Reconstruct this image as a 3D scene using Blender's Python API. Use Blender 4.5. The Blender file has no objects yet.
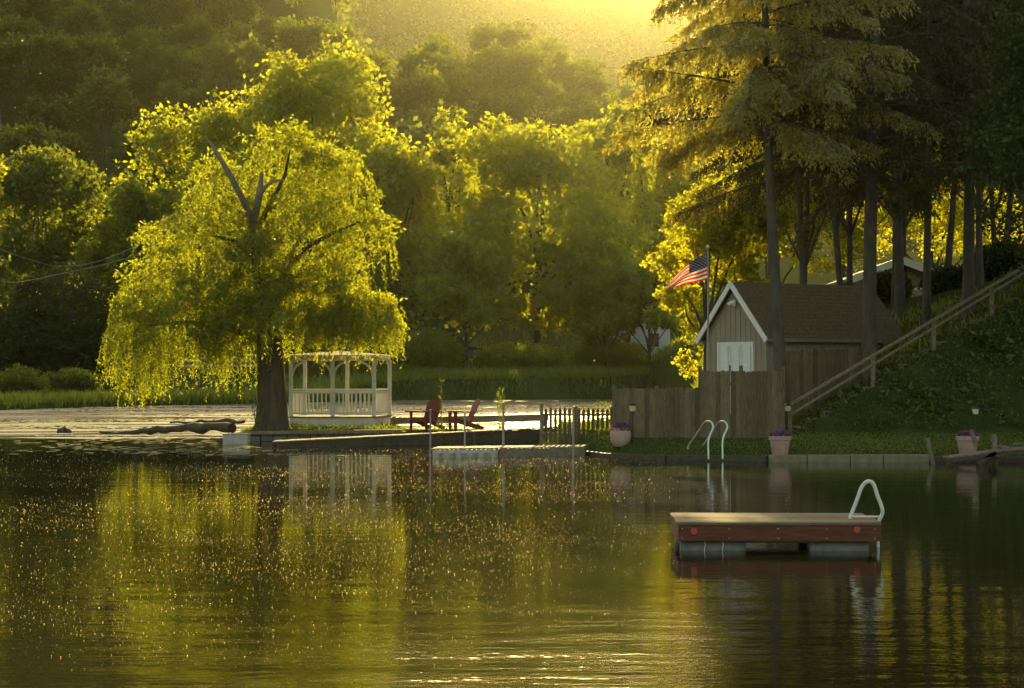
import bpy, math, random
import numpy as np
from mathutils import Vector, Matrix, Euler

random.seed(7)
RNG = np.random.default_rng(7)
S = bpy.context.scene
COL = S.collection
R = math.radians

# ------------------------------------------------------------------ camera frame
F = 2000.0          # focal length in pixels
CAMZ = 2.4
HOR = 374.0         # horizon row


def at(px, py, Y):
    return Vector(((px - 512.0) * Y / F, Y, CAMZ + (HOR - py) * Y / F))


def xat(px, Y):
    return (px - 512.0) * Y / F


# ------------------------------------------------------------------ helpers
def sstep(a, b, t):
    t = np.clip((np.asarray(t, float) - a) / (b - a), 0, 1)
    return t * t * (3 - 2 * t)


def nodes_of(m):
    m.use_nodes = True
    nt = m.node_tree
    nt.nodes.clear()
    return nt, nt.nodes, nt.links


def surf(name, c1, c2, scale=6.0, rough=0.7, stretch=(1, 1, 1), bump=0.0, metal=0.0, detail=5.0, spec=0.4, vary=0.0):
    m = bpy.data.materials.new(name)
    nt, N, L = nodes_of(m)
    out = N.new('ShaderNodeOutputMaterial')
    b = N.new('ShaderNodeBsdfPrincipled')
    tc = N.new('ShaderNodeTexCoord')
    mp = N.new('ShaderNodeMapping')
    mp.inputs['Scale'].default_value = stretch
    nz = N.new('ShaderNodeTexNoise')
    nz.inputs['Scale'].default_value = scale
    nz.inputs['Detail'].default_value = detail
    nz.inputs['Roughness'].default_value = 0.65
    cr = N.new('ShaderNodeValToRGB')
    cr.color_ramp.elements[0].position = 0.3
    cr.color_ramp.elements[1].position = 0.7
    cr.color_ramp.elements[0].color = (*c1, 1)
    cr.color_ramp.elements[1].color = (*c2, 1)
    L.new(tc.outputs['Object'], mp.inputs['Vector'])
    L.new(mp.outputs['Vector'], nz.inputs['Vector'])
    L.new(nz.outputs['Fac'], cr.inputs['Fac'])
    if vary:
        geo = N.new('ShaderNodeNewGeometry')
        mr = N.new('ShaderNodeMapRange')
        mr.inputs[3].default_value = 1 - vary
        mr.inputs[4].default_value = 1 + vary
        vm = N.new('ShaderNodeVectorMath')
        vm.operation = 'SCALE'
        L.new(geo.outputs['Random Per Island'], mr.inputs[0])
        L.new(cr.outputs['Color'], vm.inputs[0])
        L.new(mr.outputs[0], vm.inputs['Scale'])
        L.new(vm.outputs[0], b.inputs['Base Color'])
    else:
        L.new(cr.outputs['Color'], b.inputs['Base Color'])
    b.inputs['Roughness'].default_value = rough
    b.inputs['Metallic'].default_value = metal
    b.inputs['Specular IOR Level'].default_value = spec
    if bump:
        bp = N.new('ShaderNodeBump')
        bp.inputs['Strength'].default_value = 0.8
        bp.inputs['Distance'].default_value = bump
        L.new(nz.outputs['Fac'], bp.inputs['Height'])
        L.new(bp.outputs['Normal'], b.inputs['Normal'])
    L.new(b.outputs['BSDF'], out.inputs['Surface'])
    return m


def leafmat(name, dark, light, trans1, trans2, tmix=0.5, gloss=0.05):
    m = bpy.data.materials.new(name)
    nt, N, L = nodes_of(m)
    out = N.new('ShaderNodeOutputMaterial')
    geo = N.new('ShaderNodeNewGeometry')

    def ramp(a, b):
        mx = N.new('ShaderNodeMix')
        mx.data_type = 'RGBA'
        mx.inputs[6].default_value = (*a, 1)
        mx.inputs[7].default_value = (*b, 1)
        L.new(geo.outputs['Random Per Island'], mx.inputs[0])
        return mx.outputs[2]
    d = N.new('ShaderNodeBsdfDiffuse')
    L.new(ramp(dark, light), d.inputs['Color'])
    t = N.new('ShaderNodeBsdfTranslucent')
    L.new(ramp(trans1, trans2), t.inputs['Color'])
    g = N.new('ShaderNodeBsdfGlossy')
    g.inputs['Roughness'].default_value = 0.45
    g.inputs['Color'].default_value = (0.8, 0.8, 0.7, 1)
    m1 = N.new('ShaderNodeMixShader')
    m1.inputs[0].default_value = tmix
    L.new(d.outputs[0], m1.inputs[1])
    L.new(t.outputs[0], m1.inputs[2])
    m2 = N.new('ShaderNodeMixShader')
    m2.inputs[0].default_value = gloss
    L.new(m1.outputs[0], m2.inputs[1])
    L.new(g.outputs[0], m2.inputs[2])
    L.new(m2.outputs[0], out.inputs['Surface'])
    return m


def tag(o, label=None, cat=None, group=None, kind=None):
    if label:
        o['label'] = label
    if cat:
        o['category'] = cat
    if group:
        o['group'] = group
    if kind:
        o['kind'] = kind
    return o


def thing(name, label, cat, loc, group=None):
    o = bpy.data.objects.new(name, None)
    o.empty_display_size = 0.3
    o.location = loc
    COL.objects.link(o)
    return tag(o, label, cat, group)


def origin_of(o):
    v = Vector((0, 0, 0))
    while o is not None:
        v += Vector(o.location)
        o = o.parent
    return v


def link_np(name, V, Q, mat, parent=None, loc=None, smooth=False, mi=None):
    """V world-space (n,3), Q list/array of quads. Places the origin at loc (or parent's)."""
    V = np.asarray(V, np.float32)
    base = origin_of(parent) if parent is not None else Vector((0, 0, 0))
    off = Vector(loc) if loc is not None else base
    V = V - np.array(off, np.float32)
    me = bpy.data.meshes.new(name)
    Q = np.asarray(Q, np.int32)
    k = Q.shape[1]
    me.vertices.add(len(V))
    me.vertices.foreach_set('co', V.ravel())
    me.loops.add(Q.size)
    me.loops.foreach_set('vertex_index', Q.ravel())
    me.polygons.add(len(Q))
    me.polygons.foreach_set('loop_start', np.arange(0, Q.size, k, dtype=np.int32))
    me.polygons.foreach_set('loop_total', np.full(len(Q), k, np.int32))
    mats = mat if isinstance(mat, (list, tuple)) else [mat]
    for m in mats:
        me.materials.append(m)
    if mi is not None:
        me.polygons.foreach_set('material_index', np.asarray(mi, np.int32))
    if smooth:
        me.polygons.foreach_set('use_smooth', np.ones(len(Q), bool))
    me.update(calc_edges=True)
    me.validate()
    o = bpy.data.objects.new(name, me)
    COL.objects.link(o)
    o.location = off - base if parent is not None else off
    if parent is not None:
        o.parent = parent
    return o


class MB:
    """Collects boxes, beams, tubes, lathes; builds ONE mesh."""

    def __init__(self):
        self.v, self.f, self.m = [], [], []
        self.cur = 0

    def add(self, vs, fs):
        b = len(self.v)
        self.v.extend(Vector(p) for p in vs)
        for q in fs:
            self.f.append([b + i for i in q])
            self.m.append(self.cur)
        return self

    def hexa(self, p):
        return self.add(p, [(0, 3, 2, 1), (4, 5, 6, 7), (0, 1, 5, 4), (1, 2, 6, 5), (2, 3, 7, 6), (3, 0, 4, 7)])

    def box(self, c, s, rz=0, rx=0, ry=0):
        m = Euler((rx, ry, rz)).to_matrix()
        c = Vector(c)
        h = Vector(s) / 2
        pts = [(-1, -1, -1), (1, -1, -1), (1, 1, -1), (-1, 1, -1), (-1, -1, 1), (1, -1, 1), (1, 1, 1), (-1, 1, 1)]
        return self.hexa([c + m @ Vector((a * h.x, b * h.y, d * h.z)) for a, b, d in pts])

    def beam(self, p0, p1, w, h, up=(0, 0, 1)):
        p0, p1 = Vector(p0), Vector(p1)
        d = (p1 - p0).normalized()
        upv = Vector(up)
        s = d.cross(upv)
        if s.length < 1e-4:
            s = d.cross(Vector((0, 1, 0)))
        s.normalize()
        u = s.cross(d).normalized()
        a, b = s * w / 2, u * h / 2
        return self.hexa([p0 - a - b, p0 + a - b, p1 + a - b, p1 - a - b, p0 - a + b, p0 + a + b, p1 + a + b, p1 - a + b])

    def tube(self, pts, rad, n=10, cap=True):
        pts = [Vector(p) for p in pts]
        if not isinstance(rad, (list, tuple)):
            rad = [rad] * len(pts)
        prev = None
        b = len(self.v)
        for i, p in enumerate(pts):
            d = (pts[min(i + 1, len(pts) - 1)] - pts[max(i - 1, 0)]).normalized()
            if prev is None:
                s = d.cross(Vector((0, 1, 0.13)))
                if s.length < 1e-3:
                    s = d.cross(Vector((1, 0, 0)))
            else:
                s = prev - d * prev.dot(d)
            s.normalize()
            prev = s
            u = d.cross(s)
            for k in range(n):
                a = 2 * math.pi * k / n
                self.v.append(p + (s * math.cos(a) + u * math.sin(a)) * rad[i])
        for i in range(len(pts) - 1):
            for k in range(n):
                k2 = (k + 1) % n
                self.f.append([b + i * n + k, b + i * n + k2, b + (i + 1) * n + k2, b + (i + 1) * n + k])
                self.m.append(self.cur)
        if cap:
            self.f.append([b + k for k in range(n)][::-1]); self.m.append(self.cur)
            e = b + (len(pts) - 1) * n
            self.f.append([e + k for k in range(n)]); self.m.append(self.cur)
        return self

    def lathe(self, c, prof, n=24, rib=0.0):
        c = Vector(c)
        b = len(self.v)
        for r, z in prof:
            for k in range(n):
                a = 2 * math.pi * k / n
                rr = r * (1 - (rib if k % 2 else 0))
                self.v.append(c + Vector((rr * math.cos(a), rr * math.sin(a), z)))
        for i in range(len(prof) - 1):
            for k in range(n):
                k2 = (k + 1) % n
                self.f.append([b + i * n + k, b + i * n + k2, b + (i + 1) * n + k2, b + (i + 1) * n + k]); self.m.append(self.cur)
        self.f.append([b + k for k in range(n)][::-1]); self.m.append(self.cur)
        e = b + (len(prof) - 1) * n
        self.f.append([e + k for k in range(n)]); self.m.append(self.cur)
        return self

    def build(self, name, mat, parent=None, loc=None, smooth=False, bevel=0.0):
        base = origin_of(parent) if parent is not None else Vector((0, 0, 0))
        off = Vector(loc) if loc is not None else base
        me = bpy.data.meshes.new(name)
        me.from_pydata([tuple(p - off) for p in self.v], [], self.f)
        for m in (mat if isinstance(mat, (list, tuple)) else [mat]):
            me.materials.append(m)
        me.polygons.foreach_set('material_index', self.m)
        if smooth:
            me.polygons.foreach_set('use_smooth', [True] * len(self.f))
        me.update()
        o = bpy.data.objects.new(name, me)
        COL.objects.link(o)
        o.location = off - base if parent is not None else off
        if parent is not None:
            o.parent = parent
        if smooth:
            try:
                me.set_sharp_from_angle(angle=R(40))
            except Exception:
                pass
        if bevel:
            md = o.modifiers.new('bevel', 'BEVEL')
            md.width = bevel
            md.segments = 2
            md.limit_method = 'ANGLE'
        return o


def copy_tree(o, parent=None):
    c = o.copy()
    COL.objects.link(c)
    if parent is not None:
        c.parent = parent
    for ch in list(o.children):
        copy_tree(ch, c)
    return c


def quads_from(P, D, side, ln, wd):
    """rhombic leaves: base P, axis D (unit), side vector (unit), length/width arrays"""
    n = len(P)
    ln = np.broadcast_to(np.asarray(ln, float), (n,))[:, None]
    wd = np.broadcast_to(np.asarray(wd, float), (n,))[:, None]
    V = np.empty((n, 4, 3), np.float32)
    V[:, 0] = P
    V[:, 1] = P + D * ln * 0.45 + side * wd * 0.5
    V[:, 2] = P + D * ln
    V[:, 3] = P + D * ln * 0.45 - side * wd * 0.5
    return V.reshape(-1, 3), np.arange(n * 4, dtype=np.int32).reshape(-1, 4)


def unit(a):
    return a / np.maximum(np.linalg.norm(a, axis=1, keepdims=True), 1e-6)


def rdir(n, rng):
    return unit(rng.normal(size=(n, 3)))


def leaf_cloud(P, rng, ln, wd, down=0.0):
    n = len(P)
    D = rdir(n, rng)
    D[:, 2] -= down
    D = unit(D)
    sd = unit(np.cross(D, rdir(n, rng)))
    k = rng.uniform(0.65, 1.35, n)
    return quads_from(P, D, sd, ln * k, wd * k)


def crown_points(lobes, n_clump, per, cr, rng, inner=0.45):
    """points of leaves in clumps spread through lobe shells. lobes: (x,y,z,rx,ry,rz)"""
    L = np.array(lobes, float)
    w = (L[:, 3] * L[:, 5]) ** 1.0
    idx = rng.choice(len(L), n_clump, p=w / w.sum())
    d = rdir(n_clump, rng)
    r = inner + (1 - inner) * rng.random(n_clump) ** 0.6
    c = L[idx, :3] + d * r[:, None] * L[idx, 3:]
    # clump size varies
    cs = cr * rng.uniform(0.55, 1.5, n_clump)
    ci = np.repeat(np.arange(n_clump), per)
    off = rng.normal(size=(len(ci), 3)) * cs[ci][:, None]
    off[:, 2] *= 0.6
    return c[ci] + off


# ------------------------------------------------------------------ materials
M = {}
M['willow_leaf'] = leafmat('willow_leaf', (0.06, 0.085, 0.012), (0.10, 0.12, 0.02), (0.36, 0.40, 0.012), (0.54, 0.53, 0.02), 0.6)
M['broad_leaf'] = leafmat('broad_leaf', (0.06, 0.095, 0.014), (0.095, 0.13, 0.02), (0.38, 0.42, 0.014), (0.56, 0.54, 0.02), 0.62)
M['maple_leaf'] = leafmat('maple_leaf', (0.05, 0.075, 0.010), (0.10, 0.11, 0.015), (0.50, 0.48, 0.012), (0.72, 0.66, 0.02), 0.62)
M['hill_leaf'] = leafmat('hill_leaf', (0.035, 0.06, 0.014), (0.06, 0.085, 0.02), (0.17, 0.21, 0.014), (0.27, 0.29, 0.022), 0.5, 0.03)
M['dark_leaf'] = leafmat('dark_leaf', (0.03, 0.05, 0.014), (0.05, 0.07, 0.02), (0.08, 0.10, 0.012), (0.14, 0.14, 0.015), 0.4, 0.03)  # darker leaf set; on dim trees it puts the shade into the colour
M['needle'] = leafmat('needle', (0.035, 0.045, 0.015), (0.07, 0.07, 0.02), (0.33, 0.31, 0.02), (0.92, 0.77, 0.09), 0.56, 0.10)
M['needle_shaded'] = leafmat('needle_shaded', (0.045, 0.045, 0.014), (0.075, 0.068, 0.02), (0.09, 0.07, 0.012), (0.16, 0.11, 0.02), 0.35, 0.04)  # needles of the right conifers, with their shade put into the colour
M['grass'] = leafmat('grass', (0.08, 0.115, 0.012), (0.135, 0.165, 0.02), (0.20, 0.26, 0.012), (0.32, 0.34, 0.02), 0.5)
M['fern'] = leafmat('fern', (0.06, 0.075, 0.012), (0.10, 0.115, 0.018), (0.10, 0.12, 0.012), (0.16, 0.17, 0.015), 0.35)
M['bark'] = surf('bark', (0.05, 0.04, 0.028), (0.13, 0.105, 0.075), 5, 0.9, (1, 1, 0.18), 0.05, spec=0.2)
M['dead_bark'] = surf('dead_bark', (0.15, 0.125, 0.09), (0.30, 0.255, 0.19), 6, 0.85, (1, 1, 0.2), 0.02, spec=0.2)
M['dark_bark'] = surf('dark_bark', (0.06, 0.05, 0.038), (0.13, 0.11, 0.085), 4, 0.9, (1, 1, 0.35), 0.04, spec=0.15)
M['old_wood'] = surf('old_wood', (0.13, 0.10, 0.07), (0.27, 0.22, 0.16), 9, 0.75, (1, 1, 1), 0.004, spec=0.15, vary=0.2)
M['fence_wood'] = surf('fence_wood', (0.105, 0.074, 0.045), (0.20, 0.145, 0.088), 6, 0.85, (3, 3, 0.5), 0.006, spec=0.2, vary=0.35)
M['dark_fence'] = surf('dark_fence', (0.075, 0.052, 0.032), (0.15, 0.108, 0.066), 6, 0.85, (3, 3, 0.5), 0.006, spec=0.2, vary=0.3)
M['dock_wood'] = surf('dock_wood', (0.17, 0.14, 0.10), (0.33, 0.28, 0.21), 5, 0.85, (0.6, 6, 6), 0.004, spec=0.1, vary=0.2)
M['raft_wood'] = surf('raft_wood', (0.13, 0.105, 0.072), (0.27, 0.22, 0.155), 5, 0.9, (0.6, 9, 6), 0.004, spec=0.04, vary=0.25)
M['dark_wood'] = surf('dark_wood', (0.05, 0.038, 0.026), (0.12, 0.09, 0.06), 7, 0.8, (1, 1, 3), 0.01)
M['red_fascia'] = surf('red_fascia', (0.065, 0.026, 0.016), (0.20, 0.058, 0.028), 7, 0.7, (0.5, 3, 3.5), 0.006, detail=9.0)
M['chair_red'] = surf('chair_red', (0.14, 0.028, 0.022), (0.21, 0.040, 0.032), 7, 0.55)
M['white_paint'] = surf('white_paint', (0.62, 0.60, 0.55), (0.80, 0.78, 0.73), 3, 0.5, bump=0.001)
M['white_trim'] = surf('white_trim', (0.76, 0.76, 0.75), (0.86, 0.86, 0.85), 4, 0.5)
M['shed_wall'] = surf('shed_wall', (0.29, 0.24, 0.18), (0.36, 0.30, 0.235), 4, 0.8, (1, 1, 0.3), 0.004)
M['shingle'] = surf('shingle', (0.085, 0.06, 0.032), (0.21, 0.155, 0.088), 9, 0.9, (1, 1, 3), 0.02, spec=0.15)
M['metal'] = surf('metal', (0.62, 0.62, 0.62), (0.78, 0.78, 0.78), 8, 0.3, metal=0.25, spec=0.6)
M['white_pipe'] = surf('white_pipe', (0.60, 0.58, 0.54), (0.78, 0.76, 0.72), 12, 0.35)
M['pipe'] = surf('pipe', (0.22, 0.20, 0.17), (0.38, 0.35, 0.30), 12, 0.5, metal=0.4)
M['barrel'] = surf('barrel', (0.10, 0.095, 0.085), (0.20, 0.19, 0.17), 6, 0.45, bump=0.003)
M['tarp'] = surf('tarp', (0.36, 0.33, 0.27), (0.52, 0.48, 0.40), 7, 0.55, bump=0.03)
M['terracotta'] = surf('terracotta', (0.42, 0.27, 0.215), (0.54, 0.36, 0.29), 6, 0.7)
M['purple'] = leafmat('purple', (0.16, 0.05, 0.15), (0.26, 0.10, 0.22), (0.2, 0.06, 0.18), (0.3, 0.10, 0.25), 0.4)
M['reflector'] = surf('reflector', (0.42, 0.02, 0.014), (0.55, 0.04, 0.025), 20, 0.3, spec=0.7)
M['lantern_glass'] = surf('lantern_glass', (0.62, 0.52, 0.32), (0.75, 0.65, 0.42), 8, 0.3)
M['black'] = surf('black', (0.02, 0.02, 0.02), (0.04, 0.04, 0.04), 9, 0.4)
M['concrete'] = surf('concrete', (0.17, 0.135, 0.085), (0.29, 0.235, 0.155), 5, 0.85, bump=0.006)
M['stone'] = surf('stone', (0.10, 0.085, 0.065), (0.22, 0.19, 0.15), 3, 0.85, bump=0.04)
M['mud'] = surf('mud', (0.05, 0.04, 0.028), (0.12, 0.095, 0.065), 2.5, 0.8, bump=0.05)
M['siding'] = surf('siding', (0.66, 0.67, 0.68), (0.78, 0.79, 0.80), 3, 0.6)
M['house_wall'] = surf('house_wall', (0.20, 0.16, 0.11), (0.30, 0.245, 0.18), 3, 0.8)
M['glass'] = surf('glass', (0.02, 0.025, 0.03), (0.04, 0.045, 0.05), 3, 0.05, spec=0.6)
M['car_blue'] = surf('car_blue', (0.05, 0.13, 0.26), (0.06, 0.15, 0.30), 2, 0.25)
M['rubber'] = surf('rubber', (0.02, 0.02, 0.02), (0.035, 0.035, 0.035), 8, 0.8)
M['wire'] = surf('wire', (0.16, 0.15, 0.14), (0.22, 0.21, 0.19), 8, 0.6)
M['flag_red'] = leafmat('flag_red', (0.42, 0.025, 0.02), (0.42, 0.025, 0.02), (0.5, 0.03, 0.02), (0.5, 0.03, 0.02), 0.45, 0.02)
M['flag_white'] = leafmat('flag_white', (0.62, 0.60, 0.58), (0.62, 0.60, 0.58), (0.6, 0.58, 0.54), (0.6, 0.58, 0.54), 0.45, 0.02)
M['flag_blue'] = leafmat('flag_blue', (0.025, 0.028, 0.075), (0.025, 0.028, 0.075), (0.03, 0.03, 0.08), (0.03, 0.03, 0.08), 0.4, 0.02)
M['fleck'] = leafmat('fleck', (0.35, 0.27, 0.08), (0.65, 0.55, 0.25), (0.5, 0.38, 0.08), (0.85, 0.72, 0.35), 0.5, 0.08)
M['lily'] = leafmat('lily', (0.07, 0.10, 0.03), (0.16, 0.17, 0.06), (0.06, 0.08, 0.01), (0.1, 0.1, 0.02), 0.2, 0.15)

# ------------------------------------------------------------------ terrain
FAR = np.array([(-900, 95), (-80, 122), (-34, 133), (-28.6, 150), (-21, 160), (-10.8, 185), (8.4, 190), (14, 196), (2000, 200)], float)
P_RIGHT = [(1.0, 63.4), (2.0, 60.6), (2.8, 57.7), (4.4, 56.1), (7.6, 55.0), (14, 54.7), (90, 53), (90, 420), (12, 420), (14, 195), (13.5, 150), (8.5, 100), (3.2, 76)]
P_PEN = [(-10.4, 73.2), (-9.6, 72.0), (-5, 71.7), (-3.6, 70.8), (0.5, 70.6), (1.2, 63.8), (4.4, 62.6), (5, 72), (-0.5, 74), (-3.6, 76), (-4.0, 83), (-10, 83), (-10.9, 77)]


def poly_sd(poly, x, y):
    """signed distance, positive inside"""
    p = np.array(poly, float)
    d = np.full(x.shape, 1e9)
    ins = np.zeros(x.shape, bool)
    n = len(p)
    for i in range(n):
        a, b = p[i], p[(i + 1) % n]
        e = b - a
        wx, wy = x - a[0], y - a[1]
        t = np.clip((wx * e[0] + wy * e[1]) / (e @ e), 0, 1)
        d = np.minimum(d, np.hypot(wx - t * e[0], wy - t * e[1]))
        c = ((a[1] > y) != (b[1] > y))
        with np.errstate(divide='ignore', invalid='ignore'):
            xi = a[0] + (y - a[1]) * e[0] / (e[1] if e[1] != 0 else 1e-9)
        ins ^= c & (x < xi)
    return np.where(ins, d, -d)


def land_sd(x, y):
    far = y - np.interp(x, FAR[:, 0], FAR[:, 1])
    near = 7.0 - y
    s = np.maximum(far, near)
    s = np.maximum(s, poly_sd(P_RIGHT, x, y))
    return np.maximum(s, poly_sd(P_PEN, x, y))


def lump(x, y, s, k=0.0):
    return (np.sin(x / s + 1.3 + k) * np.cos(y / s * 1.21 - 0.7 + k) + 0.5 * np.sin(x / s * 2.3 + y / s * 1.7 + k))


def height(x, y):
    x = np.asarray(x, float)
    y = np.asarray(y, float)
    sd = land_sd(x, y)
    # near / right bank lawn, slope
    lawn = 0.20 + 0.09 * np.clip(y - 55.0, 0, 5.5)
    slope = np.minimum(0.53 * (x - 7.4), 0.65 + 0.8 * (y - 60.0))
    slope = np.minimum(slope, 6.0)
    behind = 0.55 + 0.02 * np.clip(y - 62, 0, 60)
    right = np.maximum(lawn, np.where((x > 6.5) & (y > 59.5), slope, 0.0))
    right = np.where(y > 62, np.maximum(np.minimum(right, 40), np.where(x > 3.5, behind, lawn * 0.7)), right)
    pen = 0.36 + 0.04 * lump(x, y, 1.1)
    far = 0.35 + 0.055 * np.clip(y - 165, 0, 60) + 0.5 * sstep(0, 40, y - 215) * 3
    # hills
    a = x / np.maximum(y, 1) * F
    wl = 1 - sstep(-215, -80, a)
    hl = 155 * sstep(250, 760, y)
    fade = 1 - 0.5 * sstep(0, 200, a)
    hm = 50 * np.exp(-((y - 430) / 105.0) ** 2) * fade
    far = far + wl * hl + (1 - wl) * hm + 360 * sstep(780, 1700, y)
    far = far + sstep(260, 420, y) * 2.5 * lump(x, y, 38) + sstep(950, 1400, y) * 10 * lump(x, y, 140, 2)
    inpen = poly_sd(P_PEN, x, y) > -0.3
    L = np.where(y > 120, np.maximum(far, np.where(poly_sd(P_RIGHT, x, y) > 0, right, 0)), np.where(inpen & (x < 1.5), pen, right))
    L = np.where(y < 20, 0.9, L)
    L = np.where((y > 90) & (x < -30) & (sd > 0) & (y <= 120), 0.5, L)
    t = sstep(-0.15, 0.9, sd)
    return np.where(sd > -0.15, -0.12 + (L + 0.12) * t, np.maximum(-0.12 + (sd + 0.15) * 0.35, -1.4))


def hz(x, y):
    return float(height(np.array([x]), np.array([y]))[0])


def lines(segs):
    out = []
    for a, b, n in segs:
        out.extend(np.linspace(a, b, n, endpoint=False))
    return np.array(out + [segs[-1][1]])


gx = lines([(-2400, -300, 50), (-300, -60, 60), (-60, -14, 46), (-14, 20, 110), (20, 60, 50), (60, 300, 60), (300, 2400, 50)])
gy = lines([(-150, 50, 30), (50, 86, 120), (86, 240, 110), (240, 760, 90), (760, 2600, 90)])
X, Yg = np.meshgrid(gx, gy)
Z = height(X, Yg)
nx, ny = len(gx), len(gy)
V = np.stack([X.ravel(), Yg.ravel(), Z.ravel()], 1)
ii = np.arange(nx * ny).reshape(ny, nx)
Q = np.stack([ii[:-1, :-1], ii[:-1, 1:], ii[1:, 1:], ii[1:, :-1]], -1).reshape(-1, 4)
M['ground'] = surf('ground', (0.035, 0.05, 0.014), (0.075, 0.085, 0.028), 0.9, 0.95, bump=0.06, spec=0.0)
g = link_np('ground', V, Q, M['ground'], smooth=True)
tag(g, kind='structure')

# ------------------------------------------------------------------ water
def water_material():
    m = bpy.data.materials.new('pond_water')
    nt, N, L = nodes_of(m)
    out = N.new('ShaderNodeOutputMaterial')
    b = N.new('ShaderNodeBsdfPrincipled')
    b.inputs['IOR'].default_value = 1.333
    geo = N.new('ShaderNodeNewGeometry')
    sep = N.new('ShaderNodeSeparateXYZ')
    L.new(geo.outputs['Position'], sep.inputs[0])

    def noise(scale, st, detail=2.0, rough=0.5):
        mp = N.new('ShaderNodeMapping')
        mp.inputs['Scale'].default_value = st
        nz = N.new('ShaderNodeTexNoise')
        nz.inputs['Scale'].default_value = scale
        nz.inputs['Detail'].default_value = detail
        nz.inputs['Roughness'].default_value = rough
        L.new(geo.outputs['Position'], mp.inputs['Vector'])
        L.new(mp.outputs['Vector'], nz.inputs['Vector'])
        return nz.outputs['Fac']

    def math_(op, a, b_, clamp=False):
        n = N.new('ShaderNodeMath')
        n.operation = op
        n.use_clamp = clamp
        for i, v in enumerate((a, b_)):
            if isinstance(v, (int, float)):
                n.inputs[i].default_value = v
            else:
                L.new(v, n.inputs[i])
        return n.outputs[0]

    def maprange(v, a, b_, c=0.0, d=1.0):
        n = N.new('ShaderNodeMapRange')
        n.inputs[1].default_value = a
        n.inputs[2].default_value = b_
        n.inputs[3].default_value = c
        n.inputs[4].default_value = d
        L.new(v, n.inputs[0])
        return n.outputs[0]
    # wind-roughened surface with a pale pollen film on the far half of the pond
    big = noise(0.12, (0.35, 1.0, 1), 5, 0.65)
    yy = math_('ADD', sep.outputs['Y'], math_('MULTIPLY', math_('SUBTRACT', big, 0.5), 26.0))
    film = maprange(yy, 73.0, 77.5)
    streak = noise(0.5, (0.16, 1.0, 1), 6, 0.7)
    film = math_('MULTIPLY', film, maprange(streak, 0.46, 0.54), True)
    # ripples: fine wavelets, gusts of slightly stronger ripple
    h1 = noise(5.0, (0.7, 1.6, 1), 3, 0.5)
    h2 = noise(0.9, (0.5, 1.3, 1), 2, 0.5)
    gust = noise(0.10, (0.5, 1.4, 1), 3, 0.6)
    gustm = maprange(gust, 0.35, 0.68, 0.35, 1.5)
    hsum = math_('ADD', math_('MULTIPLY', math_('MULTIPLY', math_('MULTIPLY', h1, maprange(sep.outputs['Y'], 15.5, 22, 3.0, 1.0)), gustm), 0.0022), math_('MULTIPLY', math_('MULTIPLY', h2, maprange(sep.outputs['Y'], 14, 26, 4.2, 0.8)), 0.006))
    hf = math_('MULTIPLY', noise(3.0, (0.8, 1.5, 1), 4, 0.6), math_('MULTIPLY', film, 0.05))
    bp = N.new('ShaderNodeBump')
    bp.inputs['Strength'].default_value = 1.0
    bp.inputs['Distance'].default_value = 1.0
    L.new(math_('ADD', hsum, hf), bp.inputs['Height'])
    L.new(bp.outputs['Normal'], b.inputs['Normal'])
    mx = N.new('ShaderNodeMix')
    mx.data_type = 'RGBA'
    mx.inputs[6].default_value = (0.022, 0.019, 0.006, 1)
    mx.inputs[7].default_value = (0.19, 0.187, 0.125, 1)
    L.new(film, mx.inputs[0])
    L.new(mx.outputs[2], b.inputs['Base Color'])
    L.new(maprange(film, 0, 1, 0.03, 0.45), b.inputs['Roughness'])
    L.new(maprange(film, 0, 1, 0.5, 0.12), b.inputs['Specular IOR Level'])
    L.new(b.outputs[0], out.inputs['Surface'])
    return m


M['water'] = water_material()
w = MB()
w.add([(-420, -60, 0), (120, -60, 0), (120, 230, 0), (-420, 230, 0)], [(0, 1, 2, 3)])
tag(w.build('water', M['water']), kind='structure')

# ------------------------------------------------------------------ trees
def limb_pts(p0, p1, rng, n=6, sag=0.1, wob=0.08):
    p0, p1 = Vector(p0), Vector(p1)
    ln = (p1 - p0).length
    pts = []
    off = Vector(rng.normal(size=3)) * wob * ln
    for i in range(n + 1):
        t = i / n
        p = p0.lerp(p1, t) + off * math.sin(t * math.pi) + Vector((0, 0, 1)) * (sag * ln * math.sin(t * math.pi))
        pts.append(p)
    return pts


def cauli(lobes, k, fr, rng):
    out = []
    for (x, y, z, a, b, c) in lobes:
        out.append((x, y, z, a * 0.7, b * 0.7, c * 0.7))
        for i in range(k):
            d = rng.normal(size=3)
            d /= np.linalg.norm(d)
            if d[2] < -0.35:
                d[2] *= -1
            q = rng.uniform(0.62, 0.98)
            f = fr * rng.uniform(0.65, 1.35)
            out.append((x + d[0] * a * q, y + d[1] * b * q, z + d[2] * c * q, a * f, b * f, (a * 0.5 + c * 0.5) * f))
    return out


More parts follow.
